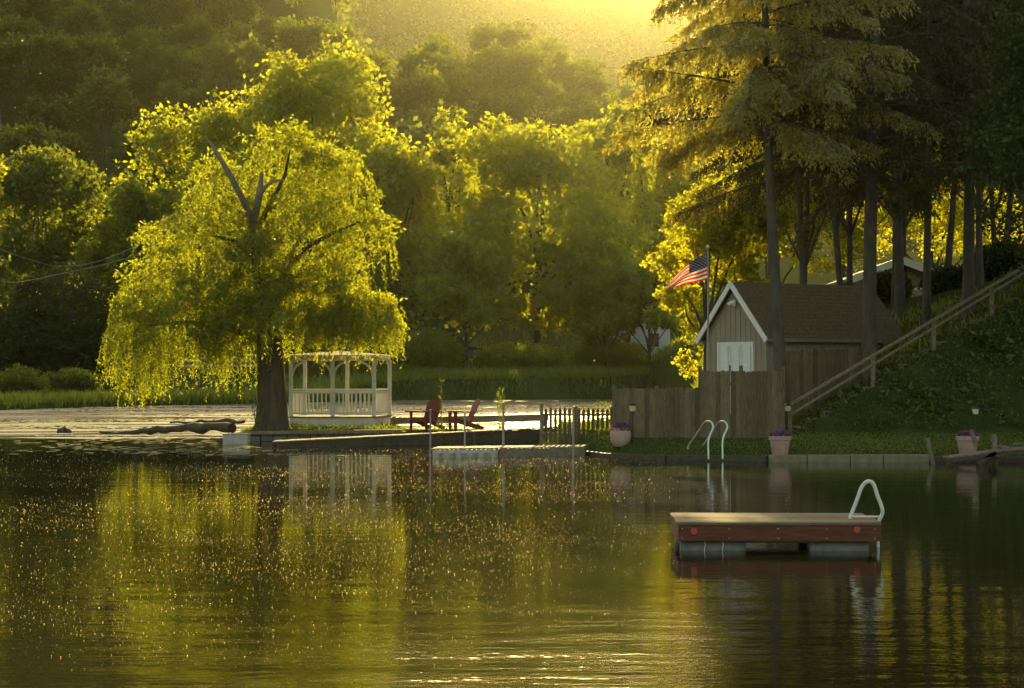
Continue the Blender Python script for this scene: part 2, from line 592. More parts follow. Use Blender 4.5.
def broad_mesh(rng, h, w, leaf, n_clump, per, lobes=None, trunk_r=None, cr=None, crown_base=0.22):
    """returns (crownV, crownQ, trunkMB) at origin"""
    if lobes is None:
        lobes = []
        lobes.append((0, 0, h * 0.58, w * 0.34, w * 0.34, h * 0.27))
        for k in range(5):
            a = k * 2 * math.pi / 5 + rng.uniform(-0.4, 0.4)
            r = w * rng.uniform(0.26, 0.34)
            s = rng.uniform(0.75, 1.15)
            lobes.append((r * math.cos(a), r * math.sin(a), h * rng.uniform(0.36, 0.52), w * 0.22 * s, w * 0.22 * s, h * 0.17 * s))
        for k in range(6):
            a = k * 2 * math.pi / 6 + rng.uniform(-0.5, 0.5)
            r = w * rng.uniform(0.10, 0.27)
            s = rng.uniform(0.7, 1.1)
            lobes.append((r * math.cos(a), r * math.sin(a), h * rng.uniform(0.62, 0.84), w * 0.19 * s, w * 0.19 * s, h * 0.13 * s))
    P = crown_points(cauli(lobes, 9, 0.40, rng), n_clump, per, cr or w * 0.024, rng, 0.5)
    P = P[P[:, 2] > h * crown_base * 0.5]
    lo_, hi_ = np.percentile(P, 0.6, axis=0), np.percentile(P, 99.4, axis=0)
    kx = w / max(hi_[0] - lo_[0], 0.1)
    kz = h / max(hi_[2], 0.1)
    P = P * np.array([kx, kx, kz])
    lobes = [(a * kx, b * kx, c * kz, d, e, f) for a, b, c, d, e, f in lobes]
    V, Q = leaf_cloud(P, rng, leaf, leaf * 0.62)
    tr = trunk_r or h * 0.018
    mb = MB()
    top = Vector((w * rng.uniform(-0.05, 0.05), w * rng.uniform(-0.05, 0.05), h * 0.66))
    pts = limb_pts((0, 0, -0.3), top, rng, 7, 0, 0.02)
    mb.tube(pts, [tr * (1.35 if i == 0 else 1 - 0.11 * i) for i in range(8)], 10)
    for lb in lobes[1:]:
        c = Vector(lb[:3])
        t = min(0.85, max(0.3, c.z / h - 0.2))
        s = pts[int(t * 7)]
        mb.tube(limb_pts(s, c, rng, 5, 0.06, 0.06), [tr * 0.42 * (1 - 0.15 * i) for i in range(6)], 6)
    return V, Q, mb


def place_tree(name, label, cat, loc, V, Q, mb, leafm, barkm, group=None):
    t = thing(name, label, cat, loc, group)
    o = np.array(loc, np.float32)
    link_np('crown', V + o, Q, leafm, t)
    for i in range(len(mb.v)):
        mb.v[i] = mb.v[i] + Vector(loc)
    mb.build('trunk', barkm, t, smooth=True)
    return t


# ---- the far-bank trees, each placed with its own size
def bank_tree(px, top, wpx, Y, label, seed, leafm='broad_leaf', n=1500, per=13, name='broadleaf_tree', leaf=0.6, lean=0):
    x = xat(px, Y)
    z = hz(x, Y)
    h = CAMZ + (HOR - top) * Y / F - z
    wd = wpx * Y / F
    rng = np.random.default_rng(seed)
    V, Q, mb = broad_mesh(rng, h, wd, leaf, int(n * 0.78), per)
    return place_tree(name, label, 'tree', (x, Y, z - 0.1), V, Q, mb, M[leafm], M['dark_bark'])


bank_tree(312, 50, 210, 222, 'tallest leafy tree, its broad rounded top rising directly behind the willow', 11, n=2300)
bank_tree(198, 100, 150, 226, 'dark leafy tree on the far bank whose rounded shoulder shows left of the willow top', 12, n=1600)
bank_tree(135, 185, 110, 214, 'dim leafy tree partly hidden by the left edge of the willow', 13, n=1100)
bank_tree(45, 152, 150, 224, 'leafy tree with sunlit top standing behind the round dark bush', 14, n=1500, leafm='hill_leaf')  # dim light on this tree is put into a darker leaf colour
bank_tree(-30, 168, 90, 205, 'leafy tree cut by the left frame edge with a bright yellow fringe', 15, n=900)
bank_tree(388, 140, 165, 216, 'sunlit leafy tree just right of the willow with yellow crown top', 16, n=1700)
bank_tree(452, 112, 85, 236, 'slim pale green tree rising between two rounded sunlit crowns', 17, n=700)
bank_tree(535, 122, 190, 214, 'broad leafy tree in the middle of the far bank with golden rounded top', 18, n=2000)
bank_tree(622, 105, 130, 232, 'leafy tree on the far bank just left of the drooping conifer branch', 19, n=1300)
bank_tree(690, 150, 130, 240, 'leafy far bank tree behind the flag and the glowing maple', 20, n=1100)
bank_tree(465, 235, 120, 204, 'low shaded bushy tree at the grass edge behind the red chairs', 21, n=1100)
bank_tree(590, 240, 110, 206, 'low shaded bushy tree on the bank behind the picket fence', 22, n=900)
bank_tree(345, 250, 120, 206, 'shaded low tree on the bank behind the gazebo roof', 23, n=900)
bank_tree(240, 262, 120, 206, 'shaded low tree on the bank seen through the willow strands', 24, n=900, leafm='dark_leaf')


bank_tree(648, 262, 84, 203, 'thin leafy tree in front of the white house on the far bank', 25, n=420, per=26)
bank_tree(606, 285, 60, 204, 'small leafy tree left of the white house on the far bank', 26, n=380)


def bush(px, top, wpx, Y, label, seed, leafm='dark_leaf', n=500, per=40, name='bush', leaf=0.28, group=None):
    x = xat(px, Y)
    z = hz(x, Y)
    h = CAMZ + (HOR - top) * Y / F - z
    wd = wpx * Y / F
    rng = np.random.default_rng(seed)
    lobes = [(0, 0, h * 0.5, wd * 0.42, wd * 0.4, h * 0.46)]
    for k in range(7):
        a = rng.uniform(0, 6.28)
        lobes.append((math.cos(a) * wd * 0.28, math.sin(a) * wd * 0.28, h * rng.uniform(0.2, 0.6), wd * 0.2, wd * 0.2, h * 0.25))
    P = crown_points(lobes, n, per, wd * 0.03 + 0.08, rng, 0.6)
    P = P[P[:, 2] > 0]
    V, Q = leaf_cloud(P, rng, leaf, leaf * 0.6)
    o = np.array((x, Y, z), np.float32)
    return tag(link_np(name, V + o, Q, M[leafm], None, (x, Y, z)), label, 'bush', group)


bush(66, 258, 118, 190, 'large round dark bush on the left far bank under the power lines', 31, n=900, name='round_bush')
bush(2, 300, 90, 186, 'dark bush at the left frame edge beside the round bush', 32, n=600)
bush(20, 366, 60, 150, 'grey green thicket on the bank at the far left edge', 33, n=350, leafm='hill_leaf', leaf=0.18)
bush(72, 368, 60, 158, 'grey green thicket on the bank below the round dark bush', 34, n=350, leafm='hill_leaf', leaf=0.18)
bush(118, 378, 34, 168, 'small low bush in the green field left of the hanging willow strands', 35, n=200, leafm='hill_leaf', leaf=0.18)
bush(430, 330, 80, 200, 'leafy shrub on the far shore right of the gazebo', 36, n=500, leafm='broad_leaf')
bush(520, 345, 100, 202, 'wide leafy shrub on the far shore behind the red chairs', 37, n=600, leafm='broad_leaf')
bush(610, 340, 80, 206, 'leafy shrub on the far shore behind the dark board fence', 38, n=500, leafm='broad_leaf')

# ---- hillside trees: individuals, shared meshes
hill_protos = []
for s in range(5):
    rng = np.random.default_rng(100 + s)
    V, Q, mb = broad_mesh(rng, 18 + 2 * s % 5, 13 + s % 3, 1.0, 420, 11, cr=0.5, crown_base=0.1)
    me_v = np.concatenate([V, np.array([tuple(p) for p in mb.v], np.float32)])
    me = bpy.data.meshes.new('hill_tree')
    fs = [list(q) for q in Q] + [[i + len(V) for i in f] for f in mb.f]
    me.from_pydata(me_v.tolist(), [], fs)
    me.materials.append(M['hill_leaf'])
    me.materials.append(M['dark_bark'])
    me.polygons.foreach_set('material_index', [0] * len(Q) + [1] * len(mb.f))
    me.update()
    hill_protos.append(me)


def hill_tree(x, y, k, sc, label, group):
    o = bpy.data.objects.new('hillside_tree', hill_protos[k])
    o.location = (x, y, hz(x, y) - 0.6)
    o.rotation_euler = (0, 0, random.uniform(0, 6.28))
    o.scale = (sc * random.uniform(0.9, 1.15), sc * random.uniform(0.9, 1.15), sc * random.uniform(0.85, 1.1))
    COL.objects.link(o)
    tag(o, label, 'tree', group)


count = 0
Yv = 268.0
while Yv < 760 and count < 298:
    stepx = 11.5 + (Yv - 268) * 0.006
    a0 = -580
    a1 = 185 if Yv < 490 else -90
    x = a0 * Yv / F + random.uniform(0, stepx)
    while x < a1 * Yv / F and count < 298:
        a = x / Yv * F
        if a < -130:
            lab = 'shaded tree on the steep wooded hillside filling the upper left'
            gp = 'trees on the left hillside'
        else:
            lab = 'dim hazy tree on the wooded ridge behind the sunlit bank trees'
            gp = 'trees on the middle ridge'
        hill_tree(x + random.uniform(-2.5, 2.5), Yv + random.uniform(-5, 5), random.randrange(5), random.uniform(0.72, 1.12), lab, gp)
        count += 1
        x += stepx * random.uniform(0.85, 1.3)
    Yv += 17 + (Yv - 268) * 0.045

# ---- the far wooded slope, one mass
rng = np.random.default_rng(55)
nC = 6500
yy = rng.uniform(720, 1680, nC)
aa = rng.uniform(-620, 620, nC)
xx = aa * yy / F
zz = height(xx, yy)
per = 34
ci = np.repeat(np.arange(nC), per)
d = rdir(nC * per, rng)
d[:, 2] = np.abs(d[:, 2]) * 1.2 - 0.1
sz = rng.uniform(5.5, 9.5, nC)[ci]
P = np.stack([xx[ci], yy[ci], zz[ci] + 7], 1) + d * (sz * rng.uniform(0.7, 1.05, len(ci)))[:, None] * np.array([1, 1, 1.25])
Vf, Qf = leaf_cloud(P, rng, 2.8, 2.1)
tag(link_np('far_forest', Vf, Qf, M['hill_leaf']), 'hazy wooded slope glowing in the sun haze at the top of the picture', 'forest', kind='stuff')

# ---- the willow on the spit
def willow():
    Y = 74.0
    base = at(272, 428, Y)
    base.z = hz(base.x, Y) - 0.05
    rng = np.random.default_rng(5)
    t = thing('willow_tree', 'big sunlit willow with hanging strands and bare dead limbs beside the white gazebo', 'tree', base)
    lob = [(225, 200, 44, 48), (285, 165, 50, 40), (325, 185, 48, 46), (360, 232, 36, 42), (305, 235, 60, 48), (195, 258, 58, 48),
           (150, 300, 34, 36), (138, 335, 30, 44), (188, 330, 52, 52), (238, 318, 42, 50), (352, 322, 46, 30), (325, 285, 52, 44), (250, 250, 50, 50), (300, 300, 40, 40), (328, 322, 40, 26), (378, 318, 24, 32), (262, 285, 40, 40), (262, 302, 30, 26), (232, 330, 34, 28), (284, 322, 26, 22), (252, 255, 34, 30), (205, 290, 34, 30)]
    nfront = 5
    c = Y / F
    lobes = []
    for li, (px, py, rx, ry) in enumerate(lob):
        p = at(px, py, Y - (2.2 if li >= len(lob) - nfront else 0))
        lobes.append((p.x, p.y + rng.uniform(-0.9, 0.9) - (1.2 if py > 310 and px > 300 else 0), p.z, rx * c, rx * c * 1.05, ry * c))
    # upright leafy clumps through the volume
    P = crown_points(cauli(lobes, 10, 0.30, rng), 1900, 17, 0.12, rng, 0.45)
    V1, Q1 = leaf_cloud(P, rng, 0.18, 0.075, 0.4)
    # hanging strands
    L = np.array(lobes)
    nS = 3200
    wgt = (L[:, 3] * L[:, 5]).copy()
    wgt[[6, 7, 8, 9]] *= 1.7
    wgt[[10, 14, 15]] *= 3.2
    idx = rng.choice(len(L), nS, p=wgt / wgt.sum())
    d = rdir(nS, rng)
    d[:, 2] = np.where(rng.random(nS) < 0.6, np.abs(d[:, 2]), d[:, 2])
    start = L[idx, :3] + d * L[idx, 3:] * rng.uniform(0.6, 1.0, nS)[:, None]
    out = d.copy(); out[:, 2] = 0
    ln = rng.uniform(0.5, 1.6, nS)
    ln = np.where(np.isin(idx, [6, 7, 8, 9]), rng.uniform(0.8, 3.2, nS), ln)
    ln = np.where((idx == 10) | (idx == 14) | (idx == 15), rng.uniform(0.7, 1.7, nS), ln)
    pxs = start[:, 0] / start[:, 1] * F + 512
    pyb = np.interp(pxs, [95, 118, 138, 152, 172, 200, 228, 256, 280], [362, 385, 406, 392, 376, 370, 382, 372, 352]) + rng.normal(size=nS) * 9
    ln = np.minimum(ln, np.maximum(start[:, 2] - np.maximum(CAMZ + (HOR - pyb) * start[:, 1] / F, 0.5), 0.15))
    ln = np.where((idx == 10) | (idx >= 13), np.minimum(ln, np.maximum(start[:, 2] - rng.uniform(2.05, 2.95, nS), 0.15)), ln)
    VV, QQ = [], []
    nl = (ln / 0.05).astype(int) + 2
    si = np.repeat(np.arange(nS), nl)
    tt = np.concatenate([np.linspace(0, 1, k) for k in nl])
    l_ = ln[si]
    sway = rng.normal(size=(nS, 2)) * 0.06
    P = start[si].copy()
    reach = 0.34 * np.sqrt(tt) * np.minimum(l_, 1.2)
    P[:, 0] += out[si, 0] * reach + sway[si, 0] * tt * l_
    P[:, 1] += out[si, 1] * reach + sway[si, 1] * tt * l_
    P[:, 2] -= l_ * tt ** 1.25 - 0.05 * np.sin(tt * 3.14)
    P += rng.normal(size=P.shape) * 0.02
    D = rdir(len(P), rng) * 0.75
    D[:, 2] -= 0.8
    D = unit(D)
    sd = unit(np.cross(D, rdir(len(P), rng)))
    V2, Q2 = quads_from(P, D, sd, rng.uniform(0.09, 0.17, len(P)), rng.uniform(0.028, 0.05, len(P)))
    link_np('crown', np.concatenate([V1, V2]), np.concatenate([Q1, Q2 + len(V1)]), M['willow_leaf'], t)
    mb = MB()
    tp = [at(272, 434, Y), at(272, 424, Y), at(272, 400, Y), at(271, 370, Y), at(269, 335, Y), at(265, 300, Y), at(259, 265, Y), at(254, 235, Y), at(252, 215, Y)]
    mb.tube(tp, [0.85, 0.64, 0.54, 0.50, 0.46, 0.36, 0.27, 0.20, 0.14], 14)
    for q, r in (([(268, 330), (278, 300), (288, 270), (298, 245), (318, 215)], 0.26), ([(266, 310), (290, 285), (320, 275), (348, 290)], 0.2),
                 ([(258, 262), (246, 250), (232, 240), (214, 236)], 0.16), ([(266, 320), (240, 305), (205, 300), (165, 305)], 0.2),
                 ([(290, 262), (310, 245), (335, 232), (360, 222)], 0.12), ([(268, 345), (235, 330), (190, 322), (150, 325)], 0.15), ([(254, 235), (270, 205), (285, 175), (290, 150)], 0.12)):
        n = len(q)
        pts = [at(a, b, Y + 0.5 * i * (1 if r > 0.17 else -1)) for i, (a, b) in enumerate(q)]
        mb.tube(pts, [r * (1 - 0.75 * i / (n - 1)) for i in range(n)], 8)
    mb.build('trunk', M['bark'], t, smooth=True)
    mb = MB()
    mb.tube([at(253, 226, Y - 1.0), at(247, 208, Y - 2.0), at(238, 190, Y - 2.4), at(226, 168, Y - 2.6), at(215, 150, Y - 2.7), at(206, 137, Y - 2.7)], [0.13, 0.125, 0.115, 0.10, 0.075, 0.04], 8)
    mb.tube([at(253, 226, Y - 1.0), at(257, 205, Y - 2.0), at(260, 190, Y - 2.3), at(262, 172, Y - 2.4)], [0.15, 0.14, 0.12, 0.06], 8)
    mb.tube([at(259, 196, Y - 2.2), at(266, 186, Y - 2.4), at(274, 181, Y - 2.5), at(285, 180, Y - 2.5)], [0.08, 0.07, 0.05, 0.03], 6)
    mb.build('dead_limb', M['dead_bark'], t, smooth=True)


willow()

# ---- tall conifers on the right bank
def conifer(name, label, bx, by, h, lean, first, length, seed, tr=0.3, nb=74, leftlong=0.0, tw=38, group=None, nm='needle_shaded'):
    rng = np.random.default_rng(seed)
    bz = hz(bx, by) - 0.15
    base = Vector((bx, by, bz))
    t = thing(name, label, 'tree', base, group)
    mb = MB()
    N = 12

    def tp(z):
        k = z / h
        return base + Vector((lean[0] * k + 0.12 * math.sin(k * 5 + seed), lean[1] * k, z))
    mb.tube([tp(h * i / N) for i in range(N + 1)], [tr * (1.25 if i == 0 else (1 - 0.93 * i / N)) for i in range(N + 1)], 12)
    Ps, Ds, Ls, Ws = [], [], [], []
    for b in range(nb):
        k = min(0.999, max(0.0, (b + rng.normal() * 3) / nb))
        z = first + (h * 0.98 - first) * k ** 0.95
        az = b * 2.399 + rng.uniform(-0.4, 0.4)
        ln = length * (1 - 0.8 * k) * rng.uniform(0.7, 1.15)
        dx, dy = math.cos(az), math.sin(az)
        if leftlong and dx < -0.3:
            ln = min(ln * (1 + leftlong * (-dx) * rng.uniform(0.5, 1)), max(1.8, 5.3 - 5.5 * k))
        s = tp(z)
        up_, dr_ = rng.uniform(-0.02, 0.32), rng.uniform(0.36, 0.68)
        wv = rng.normal(size=2) * 0.05
        pts = []
        for i in range(9):
            u = i / 8
            pts.append(s + Vector((dx * ln * u + wv[0] * ln * u * u * 2, dy * ln * u + wv[1] * ln * u * u * 2, ln * (up_ * u - dr_ * u * u + 0.2 * u ** 3))))
        mb.tube(pts, [max(0.012, 0.055 * (ln / 5) * (1 - 0.85 * i / 8)) for i in range(9)], 5, cap=False)
        A = np.array([tuple(p) for p in pts])
        nt = int(tw * ln / length) + 6
        for q in range(nt):
            u = 0.12 + 0.88 * rng.random() ** 0.8
            f = u * 8
            i0 = min(int(f), 7)
            p = A[i0] + (A[i0 + 1] - A[i0]) * (f - i0)
            side = -1 if q % 2 else 1
            tl = rng.uniform(0.35, 1.0) * (1.25 - 0.6 * u) * (ln / 5) ** 0.5
            lat = np.array([-dy * side, dx * side, 0]) * rng.uniform(0.3, 0.9) + np.array([dx, dy, 0]) * rng.uniform(0.2, 0.8) + np.array([0, 0, -rng.uniform(0.25, 1.1)])
            lat /= np.linalg.norm(lat)
            n = int(tl / 0.048) + 3
            v = np.linspace(0, 1, n)
            pp = p + lat * (tl * v)[:, None]
            pp[:, 2] -= 0.35 * tl * v ** 2
            Ps.append(pp + rng.normal(size=pp.shape) * 0.025)
            dd = lat + rng.normal(size=pp.shape) * 0.6
            dd[:, 2] -= 0.4
            Ds.append(unit(dd))
    P = np.concatenate(Ps)
    D = np.concatenate(Ds)
    sd = unit(np.cross(D, rdir(len(P), rng)))
    V, Q = quads_from(P, D, sd, rng.uniform(0.10, 0.19, len(P)), rng.uniform(0.04, 0.07, len(P)))
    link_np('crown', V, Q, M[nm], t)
    mb.build('trunk', M['dark_bark'], t, smooth=True)
    return t


cx = lambda px, Y: xat(px, Y)
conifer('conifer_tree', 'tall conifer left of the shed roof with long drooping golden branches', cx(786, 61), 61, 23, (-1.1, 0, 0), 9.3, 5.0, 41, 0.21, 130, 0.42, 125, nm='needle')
conifer('conifer_tree', 'thick trunked conifer standing in front of the right end of the shed roof', cx(873, 64), 64, 26, (0.1, 0, 0), 6.6, 5.2, 42, 0.25, 80, 0, 75)
conifer('conifer_tree', 'slender trunked conifer between the two thicker trunks above the railing', cx(929, 72), 72, 24, (-0.2, 0, 0), 7.0, 4.8, 43, 0.15, 70, 0, 70)
conifer('conifer_tree', 'stout conifer whose trunk stands just behind the upper handrail', cx(968, 66), 66, 25, (-0.3, 0, 0), 5.2, 5.2, 44, 0.21, 80, 0, 75)
conifer('conifer_tree', 'conifer partly outside the right frame edge on the steep bank', cx(1062, 68), 68, 25, (0.2, 0, 0), 4.0, 5.4, 45, 0.30, 70, 0, 70)
conifer('conifer_tree', 'thin dark conifer rising behind the shed roof', cx(804, 78), 78, 25, (-0.5, 0, 0), 8.0, 5.8, 46, 0.14, 100, 0, 110)  # crown made wide and dense to shade the conifer in front
conifer('conifer_tree', 'dark conifer hidden deep among the trunks on the right bank', cx(900, 84), 84, 27, (0, 0, 0), 9.0, 5.4, 47, 0.22, 60, 0, 60)


def slope_tree(px, Y, h, wd, label, seed, leafm, n, per=26, leaf=0.2, name='broadleaf_tree', cr=None, low=0.22, group=None):
    x = xat(px, Y)
    z = hz(x, Y)
    rng = np.random.default_rng(seed)
    V, Q, mb = broad_mesh(rng, h, wd, leaf, n, per, cr=cr, crown_base=low, trunk_r=0.17)
    return place_tree(name, label, 'tree', (x, Y, z - 0.1), V, Q, mb, M[leafm], M['dark_bark'], group)


def maple():
    Y = 90.0
    x = xat(706, Y)
    zb = hz(x, Y)
    rng = np.random.default_rng(61)
    t = thing('maple_tree', 'glowing yellow green maple behind the flag and the shed gable', 'tree', (x, Y, zb))
    c = Y / F
    lob = []
    for px, py, rx, ry in [(690, 232, 38, 34), (670, 270, 20, 26), (686, 305, 24, 26), (714, 255, 40, 36), (695, 340, 13, 26), (692, 366, 10, 14), (745, 238, 45, 36), (725, 205, 45, 34), (668, 300, 14, 20), (770, 215, 40, 34), (735, 280, 30, 30)]:
        p = at(px, py, Y)
        lob.append((p.x, p.y + rng.uniform(-0.8, 0.8), p.z, rx * c, rx * c, ry * c))
    P = crown_points(cauli(lob, 8, 0.38, rng), 1050, 16, 0.15, rng, 0.4)
    V, Q = leaf_cloud(P, rng, 0.19, 0.13, 0.5)
    link_np('crown', V, Q, M['maple_leaf'], t)
    mb = MB()
    mb.tube([(x, Y, zb - 0.2), (x + 0.05, Y, 3.0), (x, Y, 6.0), (x + 0.2, Y, 8.5)], [0.2, 0.16, 0.12, 0.06], 10)
    for a, b in ((690, 232), (670, 270), (745, 238), (725, 205), (686, 305)):
        mb.tube(limb_pts((x, Y, 4.0), at(a, b, Y), rng, 5, 0.05, 0.06), [0.08, 0.07, 0.05, 0.04, 0.03, 0.015], 6)
    mb.build('trunk', M['dark_bark'], t, smooth=True)


maple()
slope_tree(770, 104, 14, 9, 'sunlit leafy tree seen behind the drooping conifer above the shed', 62, 'maple_leaf', 1300, 26, 0.19)
slope_tree(930, 135, 13, 11, 'sunlit leafy tree behind the hillside house roof', 63, 'maple_leaf', 1100, 26, 0.22)
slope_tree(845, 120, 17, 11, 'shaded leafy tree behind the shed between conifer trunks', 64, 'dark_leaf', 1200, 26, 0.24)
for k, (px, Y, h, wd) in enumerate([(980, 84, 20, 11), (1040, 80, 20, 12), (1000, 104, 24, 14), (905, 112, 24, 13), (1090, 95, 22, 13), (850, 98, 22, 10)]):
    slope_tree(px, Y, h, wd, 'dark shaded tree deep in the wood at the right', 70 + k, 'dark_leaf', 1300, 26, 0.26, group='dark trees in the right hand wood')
for k, (px, Y, h, wd) in enumerate([(800, 96, 25, 10), (846, 88, 25, 10), (895, 92, 26, 11), (945, 90, 26, 11), (1000, 92, 26, 12), (1050, 90, 26, 12)]):  # tall trees added behind the conifers to keep the sun off them
    slope_tree(px, Y, h, wd, 'tall dark tree added to screen the sun deep in the wood at the right, crown above the trunks', 90 + k, 'dark_leaf', 1700, 30, 0.3, low=0.5, group='added shade trees in the right hand wood')
slope_tree(1075, 58, 15, 6.5, 'leafy tree reaching in from the right frame edge with drooping sprays', 81, 'dark_leaf', 1300, 26, 0.14)  # darker leaf colour stands in for shade on this tree

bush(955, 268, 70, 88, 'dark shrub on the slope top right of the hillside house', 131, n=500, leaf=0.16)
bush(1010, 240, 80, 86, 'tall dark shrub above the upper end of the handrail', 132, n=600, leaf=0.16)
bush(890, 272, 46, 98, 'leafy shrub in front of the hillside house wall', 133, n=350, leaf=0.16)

# ------------------------------------------------------------------ grass and ground cover (uncountable)
def blades(n, xs, ys, h0, h1, w0, w1, mat, name, label, cat, rng, spread=0.35, minsd=0.1, clump=0):
    x = rng.uniform(*xs, n)
    y = rng.uniform(*ys, n)
    return blades_at(x, y, h0, h1, w0, w1, mat, name, label, cat, rng, spread, minsd)


def blades_at(x, y, h0, h1, w0, w1, mat, name, label, cat, rng, spread=0.35, minsd=0.1):
    sd = land_sd(x, y)
    k = sd > minsd
    x, y = x[k], y[k]
    z = height(x, y)
    P = np.stack([x, y, z - 0.02], 1)
    D = rng.normal(size=P.shape) * spread
    D[:, 2] = 1
    D = unit(D)
    s = unit(np.cross(D, rdir(len(P), rng)))
    V, Q = quads_from(P, D, s, rng.uniform(h0, h1, len(P)), rng.uniform(w0, w1, len(P)))
    return tag(link_np(name, V, Q, mat), label, cat, kind='stuff')


rng = np.random.default_rng(91)
n = 60000
x = rng.uniform(-75, 22, n)
sy = np.interp(x, FAR[:, 0], FAR[:, 1])
y = sy + rng.exponential(7, n) * rng.choice([0.4, 1, 2.6], n)
cl = lump(x, y, 2.2) + lump(x, y, 5.5, 1)
k = rng.random(n) < 0.55 + 0.3 * cl
blades_at(x[k], y[k], 0.35, 1.15, 0.05, 0.13, M['grass'], 'bank_grass', 'tall green grass along the far shore of the pond', 'grass', rng, 0.35, 0.05)
n = 52000
x = rng.uniform(1.6, 22, n)
y = rng.uniform(54.8, 63, n)
k = (height(x, y) < 0.85)
blades_at(x[k], y[k], 0.04, 0.10, 0.012, 0.028, M['grass'], 'lawn_grass', 'short green lawn between the water edge and the fence', 'grass', rng, 0.5, 0.35)
n = 15000
x = rng.uniform(-10.5, 4.5, n)
y = rng.uniform(63, 83, n)
k = (poly_sd(P_PEN, x, y) > 0.3) & (rng.random(n) < 0.5 + 0.45 * lump(x, y, 0.9))
blades_at(x[k], y[k], 0.06, 0.24, 0.015, 0.03, M['grass'], 'spit_grass', 'patchy grass on the narrow spit around the willow and chairs', 'grass', rng, 0.5, 0.2)
# ferns / ivy on the bank
n = 120000
x = rng.uniform(7.6, 24, n)
y = rng.uniform(59.8, 76, n)
k = (height(x, y) > 0.72) & (rng.random(n) < 0.7 + 0.4 * lump(x, y, 0.7))
x, y = x[k], y[k]
P = np.stack([x, y, height(x, y) + rng.uniform(0, 0.4, len(x)) ** 1.5], 1)
kk = rng.choice([0.5, 0.8, 1.0, 1.9], len(P), p=[0.35, 0.3, 0.25, 0.10]) * (0.75 + 0.4 * np.clip(lump(x, y, 0.8), -0.8, 1))
V, Q = leaf_cloud(P, rng, 0.16 * kk, 0.075 * kk, 0.05)
tag(link_np('ground_cover', V, Q, M['fern']), 'dark leafy ground cover carpeting the steep bank under the railing', 'ground cover', kind='stuff')
n = 14000
x = rng.uniform(3.4, 17, n)
y = rng.uniform(64, 150, n)
blades_at(x, y, 0.2, 0.7, 0.03, 0.08, M['grass'], 'meadow_grass', 'sunlit grass on the land behind the board fence', 'grass', rng, 0.4, 0.2)

